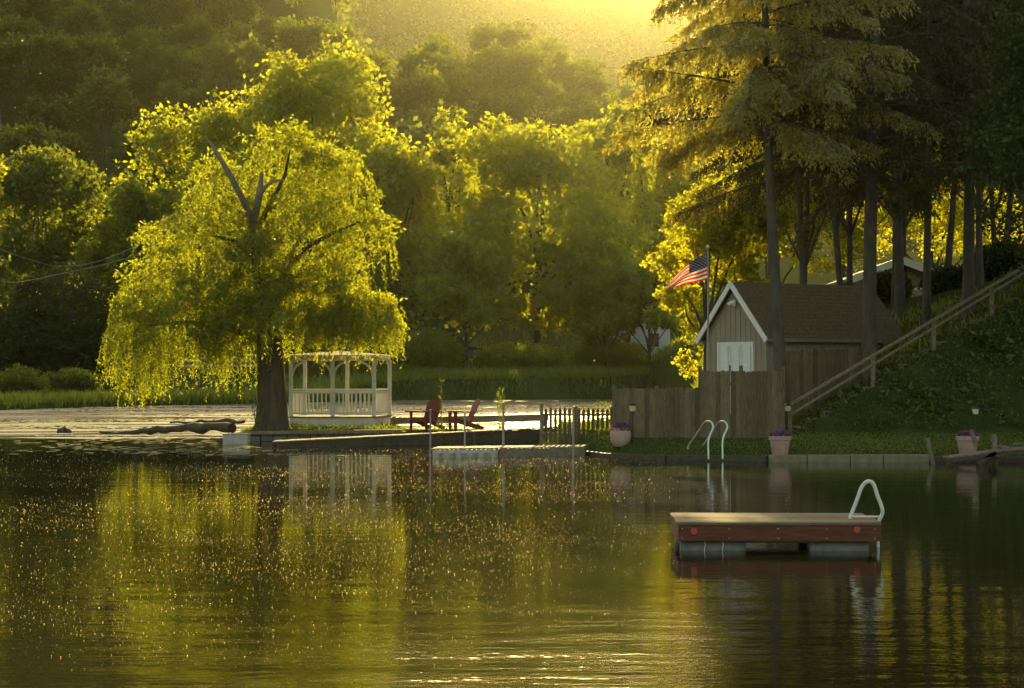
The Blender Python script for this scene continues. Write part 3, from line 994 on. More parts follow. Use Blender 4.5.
# ------------------------------------------------------------------ shed
def shed():
    C = Vector((8.9, 70.0, 0))
    gdir = Vector((-0.5, 0.866, 0))
    sdir = Vector((0.866, 0.5, 0))
    W, Ln = 3.6, 5.9
    z0, ze, za = 0.9, 3.87, 5.62
    t = thing('shed', 'brown wooden shed with white gable trim and white doors behind the board fence', 'shed', C + gdir * W / 2 + sdir * Ln / 2 + Vector((0, 0, z0)))
    up = Vector((0, 0, 1))

    def P(g, s, z):
        return C + gdir * g + sdir * s + up * z
    mb = MB()
    v = [P(0, 0, z0), P(W, 0, z0), P(W, Ln, z0), P(0, Ln, z0), P(0, 0, ze), P(W, 0, ze), P(W, Ln, ze), P(0, Ln, ze), P(W / 2, 0, za - 0.08), P(W / 2, Ln, za - 0.08)]
    mb.add(v, [(0, 4, 8, 5, 1), (0, 3, 7, 4), (1, 5, 6, 2), (3, 2, 6, 9, 7)])
    n = 12
    for i in range(1, n):      # batten lines of the boarding on both visible faces
        g = W * i / n
        top = ze + (za - ze) * (1 - abs(g - W / 2) / (W / 2)) - 0.16
        mb.beam(P(g, -0.006, z0), P(g, -0.006, top), 0.022, 0.012, gdir)
    for i in range(1, 17):
        s = Ln * i / 17
        mb.beam(P(-0.006, s, z0), P(-0.006, s, ze - 0.1), 0.022, 0.012, sdir)
    mb.build('wall', M['shed_wall'], t)
    # roof slabs with courses
    mb = MB()
    ov, th = 0.28, 0.07
    for sgn in (0, 1):
        ge, gi = (-ov, W / 2) if sgn == 0 else (W + ov, W / 2)
        zed = ze - (za - ze) / (W / 2) * ov
        nC = 14
        for k in range(nC):
            a, b = k / nC, (k + 1) / nC
            ga, gb = ge + (gi - ge) * a, ge + (gi - ge) * b
            za_, zb_ = zed + (za - zed) * a, zed + (za - zed) * b
            lift = 0.012
            p = [P(ga, -0.2, za_ + lift), P(ga, Ln + 0.3, za_ + lift), P(gb, Ln + 0.3, zb_), P(gb, -0.2, zb_),
                 P(ga, -0.2, za_ + th + lift), P(ga, Ln + 0.3, za_ + th + lift), P(gb, Ln + 0.3, zb_ + th), P(gb, -0.2, zb_ + th)]
            mb.hexa(p)
    mb.build('roof', M['shingle'], t)
    mb = MB()
    for ge in (-ov - 0.03, W + ov + 0.03):
        zed = ze - (za - ze) / (W / 2) * ov
        mb.beam(P(ge, -0.235, zed - 0.05), P(W / 2, -0.235, za + 0.005), 0.05, 0.19, up)
    mb.build('gable_trim', M['white_trim'], t)
    mb = MB()
    mb.beam(P(-ov - 0.035, -0.2, ze - (za - ze) / (W / 2) * ov - 0.01), P(-ov - 0.035, Ln + 0.3, ze - (za - ze) / (W / 2) * ov - 0.01), 0.03, 0.13, up)
    mb.build('eave_trim', M['house_wall'], t)
    # white doors
    g0, g1, zt = 0.75, 2.75, 3.46
    fr = MB()
    fr.beam(P(g0 - 0.04, -0.035, z0), P(g0 - 0.04, -0.035, zt + 0.08), 0.08, 0.07, gdir)
    fr.beam(P(g1 + 0.04, -0.035, z0), P(g1 + 0.04, -0.035, zt + 0.08), 0.08, 0.07, gdir)
    fr.beam(P(g0, -0.036, zt + 0.04), P(g1, -0.036, zt + 0.04), 0.07, 0.08, up)
    fr.build('door_frame', M['white_trim'], t)
    for k in range(3):
        a = g0 + (g1 - g0) * k / 3 + 0.012
        b = g0 + (g1 - g0) * (k + 1) / 3 - 0.012
        mb = MB()
        mb.beam(P(a, -0.03, (z0 + zt) / 2), P(b, -0.03, (z0 + zt) / 2), 0.04, zt - z0, up)
        for q in (a + 0.05, b - 0.05):
            mb.beam(P(q, -0.058, z0 + 0.05), P(q, -0.058, zt - 0.05), 0.09, 0.02, gdir)
        for zz in (z0 + 0.1, z0 + 1.2, zt - 0.08):
            mb.beam(P(a + 0.1, -0.057, zz), P(b - 0.1, -0.057, zz), 0.02, 0.1, up)
        d = mb.build('door', M['white_trim'], t)
        if k < 2:
            hb = MB()
            hb.box(P(b - 0.05, -0.09, 2.6), (0.04, 0.05, 0.22))
            hb.build('handle', M['black'], d)
    mb = MB()
    mb.box(P(W / 2, -0.06, za - 0.62), (0.12, 0.1, 0.12))
    for s in (-1, 1):
        mb.tube([P(W / 2 + s * 0.06, -0.1, za - 0.62), P(W / 2 + s * 0.16, -0.2, za - 0.75)], [0.05, 0.085], 12)
    mb.build('floodlight', M['white_trim'], t)


shed()

# ------------------------------------------------------------------ board fence
def board_fence():
    Y = 58.6
    t = thing('board_fence', 'dark brown board fence with a low and a tall section in front of the shed', 'fence', (xat(700, Y), Y, 0.4))
    rng = np.random.default_rng(3)

    def boards(px0, px1, top0, top1, Yf, gaps=()):
        mb = MB()
        x0, x1 = xat(px0, Yf), xat(px1, Yf)
        n = int((x1 - x0) / 0.142)
        for i in range(n):
            if i in gaps:
                continue
            x = x0 + (x1 - x0) * (i + 0.5) / n
            k = (i + 0.5) / n
            zt = CAMZ + (HOR - (top0 + (top1 - top0) * k)) * Yf / F + rng.uniform(-0.018, 0.018)
            zb = hz(x, Yf) - 0.1
            w = (x1 - x0) / n + (-0.022 if rng.random() < 0.09 else 0.004)
            dy = rng.uniform(-0.006, 0.006) + (0.012 if i % 2 else 0)
            a, b = x - w / 2, x + w / 2
            c = 0.035
            f = [(a, zb), (b, zb), (b, zt - c), (b - c, zt), (a + c, zt), (a, zt - c)]
            tilt = rng.uniform(-0.006, 0.006)
            vs = [(px_ + tilt * (z_ - zb), Yf + dy, z_) for px_, z_ in f] + [(px_ + tilt * (z_ - zb), Yf + dy + 0.02, z_) for px_, z_ in f]
            mb.add(vs, [(0, 1, 2, 3, 4, 5), (11, 10, 9, 8, 7, 6)] + [(i_, i_ + 6, (i_ + 1) % 6 + 6, (i_ + 1) % 6) for i_ in range(6)])
        return mb
    boards(614, 700, 388, 388, Y).build('board_panel', M['fence_wood'], t)
    boards(700, 782, 371, 371, Y).build('board_panel', M['fence_wood'], t)
    boards(786, 876, 351, 347, 63.2).build('board_panel', M['dark_fence'], t)  # boards behind the tree: its shade is put into a darker colour
    for px in (614, 657, 700, 741, 783):
        mb = MB()
        zt = 386 if px < 690 else 366
        p = at(px, zt, Y + 0.09)
        mb.box((p.x, Y + 0.09, (p.z + 0.2) / 2), (0.1, 0.1, p.z - 0.2))
        mb.build('post', M['fence_wood'], t)
    for a, b, z in ((614, 700, 0.75), (614, 700, 1.6), (700, 783, 0.75), (700, 783, 2.1)):
        mb = MB()
        mb.beam((xat(a, Y), Y + 0.055, z), (xat(b, Y), Y + 0.055, z), 0.038, 0.09)
        mb.build('rail', M['fence_wood'], t)


board_fence()


def picket_fence():
    Y = 61.8
    t = thing('picket_fence', 'open picket fence with pointed grey slats between the dock and the board fence', 'fence', (xat(577, Y), Y, 0.3))
    mb = MB()
    rng = np.random.default_rng(8)
    n = 15
    for i in range(n):
        x = xat(546 + 66 * i / (n - 1), Y)
        zt = 1.36 + rng.uniform(-0.03, 0.03)
        w = 0.043
        f = [(x - w, 0.3), (x + w, 0.3), (x + w, zt - 0.06), (x, zt), (x - w, zt - 0.06)]
        vs = [(a, Y, b) for a, b in f] + [(a, Y + 0.02, b) for a, b in f]
        mb.add(vs, [(0, 1, 2, 3, 4), (9, 8, 7, 6, 5)] + [(k, k + 5, (k + 1) % 5 + 5, (k + 1) % 5) for k in range(5)])
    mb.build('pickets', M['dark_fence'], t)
    for z in (0.55, 1.15):
        mb = MB()
        mb.beam((xat(541, Y), Y + 0.04, z), (xat(614, Y), Y + 0.04, z), 0.035, 0.07)
        mb.build('rail', M['old_wood'], t)
    for px, top in ((541.5, 404), (576, 407), (612, 407)):
        mb = MB()
        p = at(px, top, Y + 0.1)
        mb.box((p.x, Y + 0.1, (p.z + 0.1) / 2), (0.11, 0.1, p.z - 0.1))
        mb.box((p.x, Y + 0.1, p.z + 0.015), (0.14, 0.13, 0.03))
        mb.build('post', M['old_wood'], t)


picket_fence()

# ------------------------------------------------------------------ flag and pole
def flag():
    Y = 64.0
    b = at(708, 252, Y)
    gz = hz(b.x, Y)
    mb = MB()
    mb.tube([(b.x, Y, gz - 0.1), (b.x, Y, 3.5), (b.x, Y, b.z + 0.12)], [0.038, 0.034, 0.026], 10)
    pole = thing('flagpole', 'thin dark flagpole rising behind the fence beside the shed', 'flagpole', (b.x, Y, gz))
    mb.build('pole', M['pipe'], pole, smooth=True)
    mb = MB()
    mb.lathe((b.x, Y, b.z + 0.12), [(0.005, 0), (0.045, 0.02), (0.055, 0.05), (0.04, 0.085), (0.005, 0.1)], 12)
    mb.build('finial', M['metal'], pole, smooth=True)
    nu, nv = 60, 39

    def pos(u, v):     # u: hoist to fly, v: bottom to top
        px = 707.2 - 40.5 * u ** 0.98
        top = 252.5 + 20 * u + 13.5 * u ** 2.6
        bot = 279.5 + 9.5 * u + 0.5 * math.sin(u * 9)
        py = bot + (top - bot) * v
        dep = 0.22 * u * math.sin(v * 7.5 + u * 5.5) + 0.10 * u * math.sin(u * 11 - v * 3)
        p = at(px, py, Y)
        return Vector((p.x, Y + dep - 0.02, p.z))
    vs, fs, mi = [], [], []
    for j in range(nv + 1):
        for i in range(nu + 1):
            vs.append(pos(i / nu, j / nv))
    for j in range(nv):
        for i in range(nu):
            a = j * (nu + 1) + i
            fs.append((a, a + 1, a + nu + 2, a + nu + 1))
            stripe = j // 3
            if i < nu * 0.42 and stripe >= 6:
                mi.append(2)
            else:
                mi.append(0 if stripe % 2 == 0 else 1)
    # stars in nine staggered rows, lifted 4 mm off both faces
    for r in range(9):
        cnt = 6 if r % 2 == 0 else 5
        for c in range(cnt):
            cu = 0.42 * ((c + (0.5 if r % 2 == 0 else 1.0)) / 6.0)
            cv = 6 / 13 + (7 / 13) * (r + 0.6) / 9.2
            for sgn in (-1, 1):
                base = len(vs)
                ctr = pos(cu, cv)
                vs.append(ctr + Vector((0, sgn * 0.006, 0)))
                for k in range(10):
                    a = math.pi / 2 + k * math.pi / 5
                    rr = 1.0 if k % 2 == 0 else 0.42
                    q = pos(max(0.001, cu + math.cos(a) * rr * 0.017), cv + math.sin(a) * rr * 0.026)
                    vs.append(q + Vector((0, sgn * 0.006, 0)))
                for k in range(10):
                    fs.append((base, base + 1 + k, base + 1 + (k + 1) % 10))
                    mi.append(1)
    me = bpy.data.meshes.new('flag')
    o0 = Vector((b.x, Y, 5.0))
    me.from_pydata([tuple(p - o0) for p in vs], [], fs)
    for m in ('flag_red', 'flag_white', 'flag_blue'):
        me.materials.append(M[m])
    me.polygons.foreach_set('material_index', mi)
    me.polygons.foreach_set('use_smooth', [True] * len(fs))
    me.update()
    o = bpy.data.objects.new('flag', me)
    o.location = o0
    COL.objects.link(o)
    tag(o, 'stars and stripes flag drooping from the pole left of the shed roof', 'flag')


flag()

# ------------------------------------------------------------------ gazebo
def gazebo():
    Y = 79.0
    fl = xat(291, Y)
    fr = xat(374, Y)
    dz = at(0, 416.5, Y).z
    zt = at(0, 360, Y).z
    D = 2.9
    t = thing('gazebo', 'white wooden gazebo with railings beneath the hanging willow', 'gazebo', ((fl + fr) / 2, Y + D / 2, 0.35))
    wp = M['white_paint']
    xr = xat(389.5, Y + D)       # back right corner, the plan is slightly splayed
    xl = fl + 0.25
    cor = [Vector((fl, Y, 0)), Vector((fr, Y, 0)), Vector((xr, Y + D, 0)), Vector((xl, Y + D, 0))]
    mb = MB()
    zb = 0.34
    lo = [c + Vector((0, 0, dz - 0.07)) for c in cor]
    cen = sum(cor, Vector()) / 4
    big = [cen + (c - cen) * 1.06 for c in cor]
    mb.hexa([c + Vector((0, 0, dz - 0.06)) for c in big] + [c + Vector((0, 0, dz)) for c in big])
    mb.build('deck', M['dock_wood'], t)
    mb = MB()
    mb.hexa([cen + (c - cen) * 1.03 + Vector((0, 0, zb)) for c in cor] + [cen + (c - cen) * 1.03 + Vector((0, 0, dz - 0.062)) for c in cor])
    mb.build('skirt', wp, t)
    posts = [cor[0], (cor[0] + cor[1]) / 2, cor[1], cor[2], (cor[2] + cor[3]) / 2, cor[3]]
    for p in posts:
        mb = MB()
        mb.box((p.x, p.y, (dz + zt) / 2), (0.15, 0.15, zt - dz))
        mb.build('post', wp, t, bevel=0.008)
    for i in range(4):
        a, b = cor[i], cor[(i + 1) % 4]
        d = (b - a).normalized()
        mb = MB()
        mb.beam(a + d * 0.08 + Vector((0, 0, dz + 1.05)), b - d * 0.08 + Vector((0, 0, dz + 1.05)), 0.09, 0.05)
        mb.beam(a + d * 0.08 + Vector((0, 0, dz + 0.95)), b - d * 0.08 + Vector((0, 0, dz + 0.95)), 0.05, 0.08)
        mb.beam(a + d * 0.08 + Vector((0, 0, dz + 0.12)), b - d * 0.08 + Vector((0, 0, dz + 0.12)), 0.05, 0.08)
        n = int((b - a).length / 0.165)
        for k in range(1, n):
            p = a.lerp(b, k / n)
            mb.beam(p + Vector((0, 0, dz + 0.158)), p + Vector((0, 0, dz + 0.912)), 0.04, 0.04, d)
        mb.build('railing', wp, t)
    # curved braces
    for (a, b) in ((posts[0], posts[1]), (posts[1], posts[0]), (posts[1], posts[2]), (posts[2], posts[1]), (posts[2], posts[3]), (posts[3], posts[2])):
        d = (b - a).normalized()
        mb = MB()
        prev = None
        for k in range(7):
            th = k / 6 * math.pi / 2
            r = 0.55
            p = a + d * (0.05 + r * (1 - math.cos(th))) + Vector((0, 0, zt - 0.08 - r + r * math.sin(th)))
            if prev is not None:
                mb.beam(prev, p, 0.05, 0.09)
            prev = p
        mb.build('brace', wp, t)
    mb = MB()
    for i in range(4):
        a, b = cor[i], cor[(i + 1) % 4]
        mb.beam(a + Vector((0, 0, zt + 0.06)), b + Vector((0, 0, zt + 0.06)), 0.12, 0.14)
    mb.build('top_beam', wp, t)
    mb = MB()
    e = [cen + (c - cen) * 1.16 for c in cor]
    mb.hexa([c + Vector((0, 0, zt + 0.133)) for c in e] + [c + Vector((0, 0, zt + 0.20)) for c in e])
    mb.build('eave', wp, t)
    mb = MB()
    e2 = [cen + (c - cen) * 1.14 for c in cor]
    mb.add([c + Vector((0, 0, zt + 0.203)) for c in e2] + [cen + Vector((0, 0, zt + 0.38))], [(0, 1, 4), (1, 2, 4), (2, 3, 4), (3, 0, 4)])
    mb.build('roof', M['shingle'], t)


gazebo()

# ------------------------------------------------------------------ adirondack chairs
def adirondack():
    t = thing('adirondack_chair', 'red wooden garden chair turned partly to the viewer, nearer the gazebo', 'chair', (0, 0, 0), 'red garden chairs on the spit')
    m = M['chair_red']
    # faces -X
    mb = MB()
    for k in range(5):
        u = k / 4
        mb.box((-0.28 + 0.46 * u, 0, 0.38 - 0.12 * u), (0.105, 0.52, 0.022), ry=R(15))
    mb.build('seat', m, t)
    mb = MB()
    for k in range(7):
        y = (k - 3) * 0.083
        topz = 0.80 - 0.035 * (k - 3) ** 2 * 0.35
        a = Vector((0.20, y * 0.86, 0.26))
        dirv = Vector((math.sin(R(24)), 0, math.cos(R(24))))
        b = a + dirv * topz + Vector((0, y * 0.16, 0))
        mb.beam(a, b, 0.078, 0.022, (-1, 0, 0.4))
    mb.beam((0.37, -0.27, 0.58), (0.37, 0.27, 0.58), 0.03, 0.06)
    mb.build('backrest', m, t)
    for s in (-1, 1):
        mb = MB()
        mb.box((-0.02, s * 0.345, 0.585), (0.80, 0.15, 0.045), ry=R(2))
        mb.build('arm', m, t, bevel=0.004)
        mb = MB()
        mb.box((-0.29, s * 0.295, 0.285), (0.10, 0.03, 0.57))
        mb.build('front_leg', m, t)
        mb = MB()
        mb.beam((-0.33, s * 0.262, 0.36), (0.60, s * 0.262, 0.055), 0.03, 0.12)
        mb.build('back_leg', m, t)
    mb = MB()
    mb.box((-0.30, 0, 0.34), (0.025, 0.49, 0.12))
    mb.build('apron', m, t)
    return t


ch = adirondack()
p = at(425, 430, 71.6)
ch.location = (p.x, 71.6, 0.38)
ch.rotation_euler = (0, 0, R(52))
ch.scale = (1.2, 1.2, 1.15)
c2 = copy_tree(ch)
p = at(462, 430, 71.8)
c2.location = (p.x, 71.9, 0.38)
c2.rotation_euler = (0, 0, R(18))
c2['label'] = 'red wooden garden chair seen side on, nearer the picket fence'

# ------------------------------------------------------------------ spit edging, docks
def planked_beam(name, label, cat, a0, a1, d, mats, n, planks_mat):
    pass


t = thing('boardwalk', 'long dark timber boardwalk with sunlit top edge running below the gazebo and chairs', 'boardwalk', at(400, 445, 67.5))
A0, A1 = at(272, 441.5, 65.0), at(562, 426.5, 70.4)
mb = MB()
dv = (A1 - A0)
wd = Vector((0.0, 1.25, 0))
n = 44
for i in range(n):
    a = A0 + dv * (i / n) + Vector((0.008, 0, 0))
    b = A0 + dv * ((i + 1) / n) - Vector((0.008, 0, 0))
    j = Vector((0, random.uniform(-0.03, 0.03), random.uniform(-0.006, 0.006)))
    mb.hexa([a + j + Vector((0, -0.05, -0.035)), b + j + Vector((0, -0.05, -0.035)), b + j + wd + Vector((0, 0, -0.035)), a + j + wd + Vector((0, 0, -0.035)),
             a + j + Vector((0, -0.05, 0)), b + j + Vector((0, -0.05, 0)), b + j + wd, a + j + wd])
mb.build('planking', M['dock_wood'], t)
mb = MB()
z = Vector((0, 0, 1))
mb.hexa([Vector((A0.x, A0.y, -0.3)), Vector((A1.x, A1.y, -0.3)), Vector((A1.x, A1.y + 0.06, -0.3)), Vector((A0.x, A0.y + 0.06, -0.3)),
         A0 - z * 0.04, A1 - z * 0.04, A1 - z * 0.04 + Vector((0, 0.06, 0)), A0 - z * 0.04 + Vector((0, 0.06, 0))])
mb.build('fascia', M['dark_wood'], t)
for k in (0.02, 0.35, 0.68, 0.97):
    mb = MB()
    q = A0 + dv * k
    mb.box((q.x, q.y - 0.07, (q.z - 0.5) / 2 - 0.03), (0.12, 0.1, q.z + 0.4))
    mb.build('pile', M['dark_wood'], t)

# retaining wall round the willow spit
t = thing('retaining_wall', 'low dark timber and stone wall edging the water below the willow', 'wall', at(320, 441, 71.6))
mb = MB()
rng = np.random.default_rng(14)
x = xat(246, 71.6)
while x < xat(400, 71.6):
    ln = rng.uniform(0.25, 0.6)
    for zz in (0.02, 0.20):
        mb.box((x + ln / 2, 71.62 + rng.uniform(-0.05, 0.03), zz + 0.06), (ln - 0.02, 0.32, 0.19), rz=rng.uniform(-0.06, 0.06))
    x += ln
mb.build('stones', M['stone'], t, bevel=0.03)
mb = MB()
mb.beam((xat(244, 71.4), 71.40, 0.30), (xat(402, 71.4), 71.4, 0.36), 0.2, 0.12)
mb.build('cap_timber', M['old_wood'], t)

mb = MB()
p = at(235, 444, 68.6)
mb.box((p.x, 69.0, 0.13), (0.86, 0.7, 0.42))
mb.box((p.x, 69.0, 0.345), (0.90, 0.74, 0.03))
tag(mb.build('float_box', M['tarp'], None, (p.x, 69.0, 0), bevel=0.03), 'pale grey float box in the water at the left tip of the spit', 'float')

# mud bar / driftwood left of the spit
def log(name, label, pts, rad, seed, mat):
    rng = np.random.default_rng(seed)
    mb = MB()
    P, Rr = [], []
    for i in range(len(pts) - 1):
        for k in range(6):
            u = k / 6
            q = Vector(pts[i]).lerp(Vector(pts[i + 1]), u)
            P.append(q + Vector((0, 0, rng.uniform(-0.07, 0.07))))
            Rr.append((rad[i] * (1 - u) + rad[i + 1] * u) * rng.uniform(0.75, 1.2))
    mb.tube(P, Rr, 10)
    tag(mb.build(name, mat, None, pts[0], smooth=True), label, 'log')


log('driftwood_log', 'long dark driftwood log lying in the shallow water left of the willow', [at(100, 432, 80) + Vector((0, 0, -0.05)), at(150, 431, 79.5), at(195, 428, 79), at(240, 427, 77)], [0.05, 0.12, 0.19, 0.24], 5, M['mud'])
log('driftwood_log', 'short dark log stub showing above the pale water at the left', [at(57, 432, 82), at(64, 431, 82), at(72, 432, 82)], [0.06, 0.2, 0.08], 6, M['mud'])
log('driftwood_log', 'thin grey log behind the long driftwood near the willow foot', [at(170, 423, 92), at(215, 421, 92), at(250, 422, 90)], [0.04, 0.08, 0.10], 7, M['mud'])

# low rail behind chairs
t = thing('timber_rail', 'low dark timber rail over the bright water behind the red chairs', 'rail', at(465, 424, 79) - Vector((0, 0, 0.3)))
mb = MB()
mb.beam(at(391, 421, 80), at(548, 417.5, 78), 0.14, 0.26)
mb.build('beam', M['old_wood'], t)
for px in (394, 545):
    mb = MB()
    q = at(px, 420, 79 - (px - 470) * 0.013)
    mb.box((q.x, q.y + 0.14, 0.15), (0.14, 0.13, 1.1))
    mb.build('post', M['dark_wood'], t)

# near dock with poles
t = thing('floating_dock', 'low floating dock with a crumpled white tarp side and metal poles below the red chairs', 'dock', at(510, 458, 57.5))
B0, B1 = at(431, 448.5, 57.0), at(585, 446.5, 58.6)
mb = MB()
n = 34
dv = B1 - B0
wd = Vector((0.15, 1.7, 0))
for i in range(n):
    a = B0 + dv * (i / n) + Vector((0.007, 0, 0))
    b = B0 + dv * ((i + 1) / n) - Vector((0.007, 0, 0))
    j = Vector((0, random.uniform(-0.02, 0.02), random.uniform(-0.004, 0.004)))
    mb.hexa([a + j - z * 0.035, b + j - z * 0.035, b + j + wd - z * 0.035, a + j + wd - z * 0.035, a + j, b + j, b + j + wd, a + j + wd])
mb.build('planking', M['dock_wood'], t)
mb = MB()
k0 = B0 + dv * 0.01
k1 = B0 + dv * 0.43
segs = 40
for i in range(segs):
    a, b = k0.lerp(k1, i / segs), k0.lerp(k1, (i + 1) / segs)
    wa = 0.03 * math.sin(i * 0.9) + 0.02 * math.sin(i * 2.3)
    wb = 0.03 * math.sin((i + 1) * 0.9) + 0.02 * math.sin((i + 1) * 2.3)
    mb.add([Vector((a.x, a.y - 0.0, a.z - 0.045)), Vector((b.x, b.y - 0.0, b.z - 0.045)), Vector((b.x, b.y - 0.05 + wb, 0.14)), Vector((a.x, a.y - 0.05 + wa, 0.14)),
            Vector((b.x, b.y + 0.0 - wb, -0.06)), Vector((a.x, a.y + 0.0 - wa, -0.06))], [(3, 2, 1, 0), (5, 4, 2, 3)])
mb.build('tarp_side', M['tarp'], t, smooth=True)
mb = MB()
k0 = B0 + dv * 0.435
mb.hexa([Vector((k0.x, k0.y, -0.05)), Vector((B1.x, B1.y, -0.05)), Vector((B1.x, B1.y + 0.05, -0.05)), Vector((k0.x, k0.y + 0.05, -0.05)),
         k0 - z * 0.04, B1 - z * 0.04, B1 - z * 0.04 + Vector((0, 0.05, 0)), k0 - z * 0.04 + Vector((0, 0.05, 0))])
mb.build('fascia', M['old_wood'], t)
mb = MB()
mb.hexa([Vector((B0.x + 0.1, B0.y + 0.1, -0.15)), Vector((B1.x - 0.1, B1.y + 0.1, -0.15)), Vector((B1.x - 0.1, B1.y + 1.5, -0.15)), Vector((B0.x + 0.1, B0.y + 1.5, -0.15)),
         Vector((B0.x + 0.1, B0.y + 0.1, 0.2)), Vector((B1.x - 0.1, B1.y + 0.1, 0.2)), Vector((B1.x - 0.1, B1.y + 1.5, 0.2)), Vector((B0.x + 0.1, B0.y + 1.5, 0.2))])
mb.build('floats', M['black'], t)
for px, py in ((497, 451), (503, 451)):
    mb = MB()
    q = at(px, py, 57.5)
    yq = B0.y + dv.y * (q.x - B0.x) / dv.x - 0.012
    mb.tube([(q.x, yq, q.z), (q.x, yq - 0.02, q.z)], 0.045, 14)
    mb.build('reflector', M['reflector'], t)
for px, top, Yp, r in ((430, 411, 56.9, 0.025), (464.5, 413.5, 58.6, 0.028), (503, 404, 58.7, 0.038), (573, 408, 57.6, 0.035)):
    mb = MB()
    q = at(px, top, Yp)
    mb.tube([(q.x, Yp, -0.6), (q.x + 0.01, Yp, 0.5), (q.x + 0.012, Yp, q.z)], r, 10)
    mb.tube([(q.x + 0.012, Yp, q.z), (q.x + 0.012, Yp, q.z + 0.05)], r * 1.25, 10)
    mb.build('pole', M['pipe'], t, smooth=True)


def stalks(name, label, px, Y, top, n, spread, seed, zb=None, leafm='grass', lw=0.03):
    rng = np.random.default_rng(seed)
    x = xat(px, Y)
    z0 = hz(x, Y) if zb is None else zb
    H = CAMZ + (HOR - top) * Y / F - z0
    mb = MB()
    Ps, Ds = [], []
    for k in range(n):
        h = H * rng.uniform(0.7, 1.0) if k else H
        dx, dy = rng.normal(size=2) * spread
        pts = [(x + dx * 0.2, Y + dy * 0.2, z0 - 0.05), (x + dx * 0.5, Y + dy * 0.5, z0 + h * 0.5), (x + dx, Y + dy, z0 + h)]
        mb.tube(pts, [0.008, 0.007, 0.004], 5)
        nn = int(h / 0.05)
        u = rng.uniform(0.15, 1, nn)
        Ps.append(np.stack([x + dx * u, Y + dy * u, z0 + h * u], 1))
    P = np.concatenate(Ps)
    D = rdir(len(P), rng); D[:, 2] = np.abs(D[:, 2]) * 0.6 + 0.25
    D = unit(D)
    sd = unit(np.cross(D, rdir(len(P), rng)))
    V, Q = quads_from(P, D, sd, rng.uniform(0.08, 0.2, len(P)), lw)
    t = thing(name, label, 'plant', (x, Y, z0))
    mb.build('stem', M[leafm], t)
    link_np('leaves', V, Q, M[leafm], t)


stalks('weed', 'tall thin weed stalk standing at the back of the left red chair', 441, 70.9, 380, 2, 0.05, 1)
stalks('weed', 'leafy weed growing beside the dock post between chairs and picket fence', 501, 70.8, 386, 5, 0.22, 2)
stalks('weed', 'clump of bright grass blades rising behind the right end of the picket fence', 598, 64.5, 398, 14, 0.3, 3)
stalks('weed', 'leafy sprout at the left foot of the willow trunk', 258, 72.8, 402, 7, 0.25, 4)
stalks('weed', 'small leafy sprout on the spit right of the willow foot', 297, 72.5, 420, 6, 0.18, 5)
stalks('weed', 'low green weed between the two red chairs', 444, 71.0, 421, 8, 0.25, 6)

# ------------------------------------------------------------------ right shore edging
t = thing('shore_curb', 'low pale concrete curb along the water in front of the right lawn', 'curb', (xat(800, 54.8), 54.8, 0.05))
mb = MB()
xs = [(574, 60.6, 0.10), (608, 57.5, 0.11), (668, 55.9, 0.12), (768, 54.85, 0.14)]
for (a, ya, za_), (b, yb, zb_) in zip(xs[:-1], xs[1:]):
    p0, p1 = Vector((xat(a, ya), ya, za_ - 0.13)), Vector((xat(b, yb), yb, zb_ - 0.13))
    mb.beam(p0, p1 - (p1 - p0).normalized() * 0.02, 0.22, 0.28)
mb.build('timber_edge', M['dark_wood'], t)
mb = MB()
x = xat(768, 54.85)
while x < xat(925, 54.6):
    ln = random.uniform(0.9, 1.5)
    mb.box((x + ln / 2, 54.72, 0.055), (ln - 0.02, 0.26, 0.27 + random.uniform(-0.01, 0.02)), rz=random.uniform(-0.012, 0.012))
    x += ln
mb.build('concrete_edge', M['concrete'], t, bevel=0.015)
mb = MB()
while x < 24:
    ln = random.uniform(1.0, 1.7)
    mb.box((x + ln / 2, 54.66, 0.02), (ln - 0.03, 0.24, 0.22), rz=random.uniform(-0.02, 0.02))
    x += ln
mb.build('timber_edge', M['dark_wood'], t)

# ------------------------------------------------------------------ planters
def planter(px, base_py, hpx, Y, label, seed, prof=None):
    rng = np.random.default_rng(seed)
    x = xat(px, Y)
    z0 = max(hz(x, Y) - 0.01, 0.12)
    h = 0.56
    t = thing('planter', label, 'planter', (x, Y, z0), 'flower pots along the shore')
    mb = MB()
    mb.lathe((x, Y, z0), prof or [(0.20, 0.0), (0.215, 0.02), (0.285, h * 0.78), (0.315, h * 0.80), (0.325, h * 0.98), (0.315, h), (0.27, h), (0.26, h - 0.08)], 40, 0.035)
    mb.build('pot', M['terracotta'], t, smooth=True)
    n = 420
    d = rdir(n, rng)
    d[:, 2] = np.abs(d[:, 2])
    P = np.array([x, Y, z0 + h - 0.05]) + d * np.array([0.30, 0.30, 0.20]) * rng.uniform(0.7, 1.05, n)[:, None]
    V, Q = leaf_cloud(P, rng, 0.06, 0.055)
    link_np('blossoms', V, Q, M['purple'], t)
    P = np.array([x, Y, z0 + h - 0.06]) + d * np.array([0.31, 0.31, 0.13]) * rng.uniform(0.6, 1.0, n)[:, None]
    V, Q = leaf_cloud(P, rng, 0.06, 0.035)
    link_np('leaves', V, Q, M['fern'], t)


planter(620.5, 448, 24, 58.25, 'rounded terracotta pot of purple flowers at the left end of the board fence', 1, [(0.17, 0.0), (0.20, 0.02), (0.28, 0.16), (0.315, 0.32), (0.30, 0.44), (0.27, 0.50), (0.29, 0.54), (0.29, 0.56), (0.25, 0.56), (0.24, 0.48)])
planter(780, 452, 23, 55.5, 'tapered terracotta pot of purple flowers below the foot of the handrail', 2)
planter(967.5, 455, 23, 55.3, 'ribbed terracotta pot of purple flowers behind the broken jetty', 3)

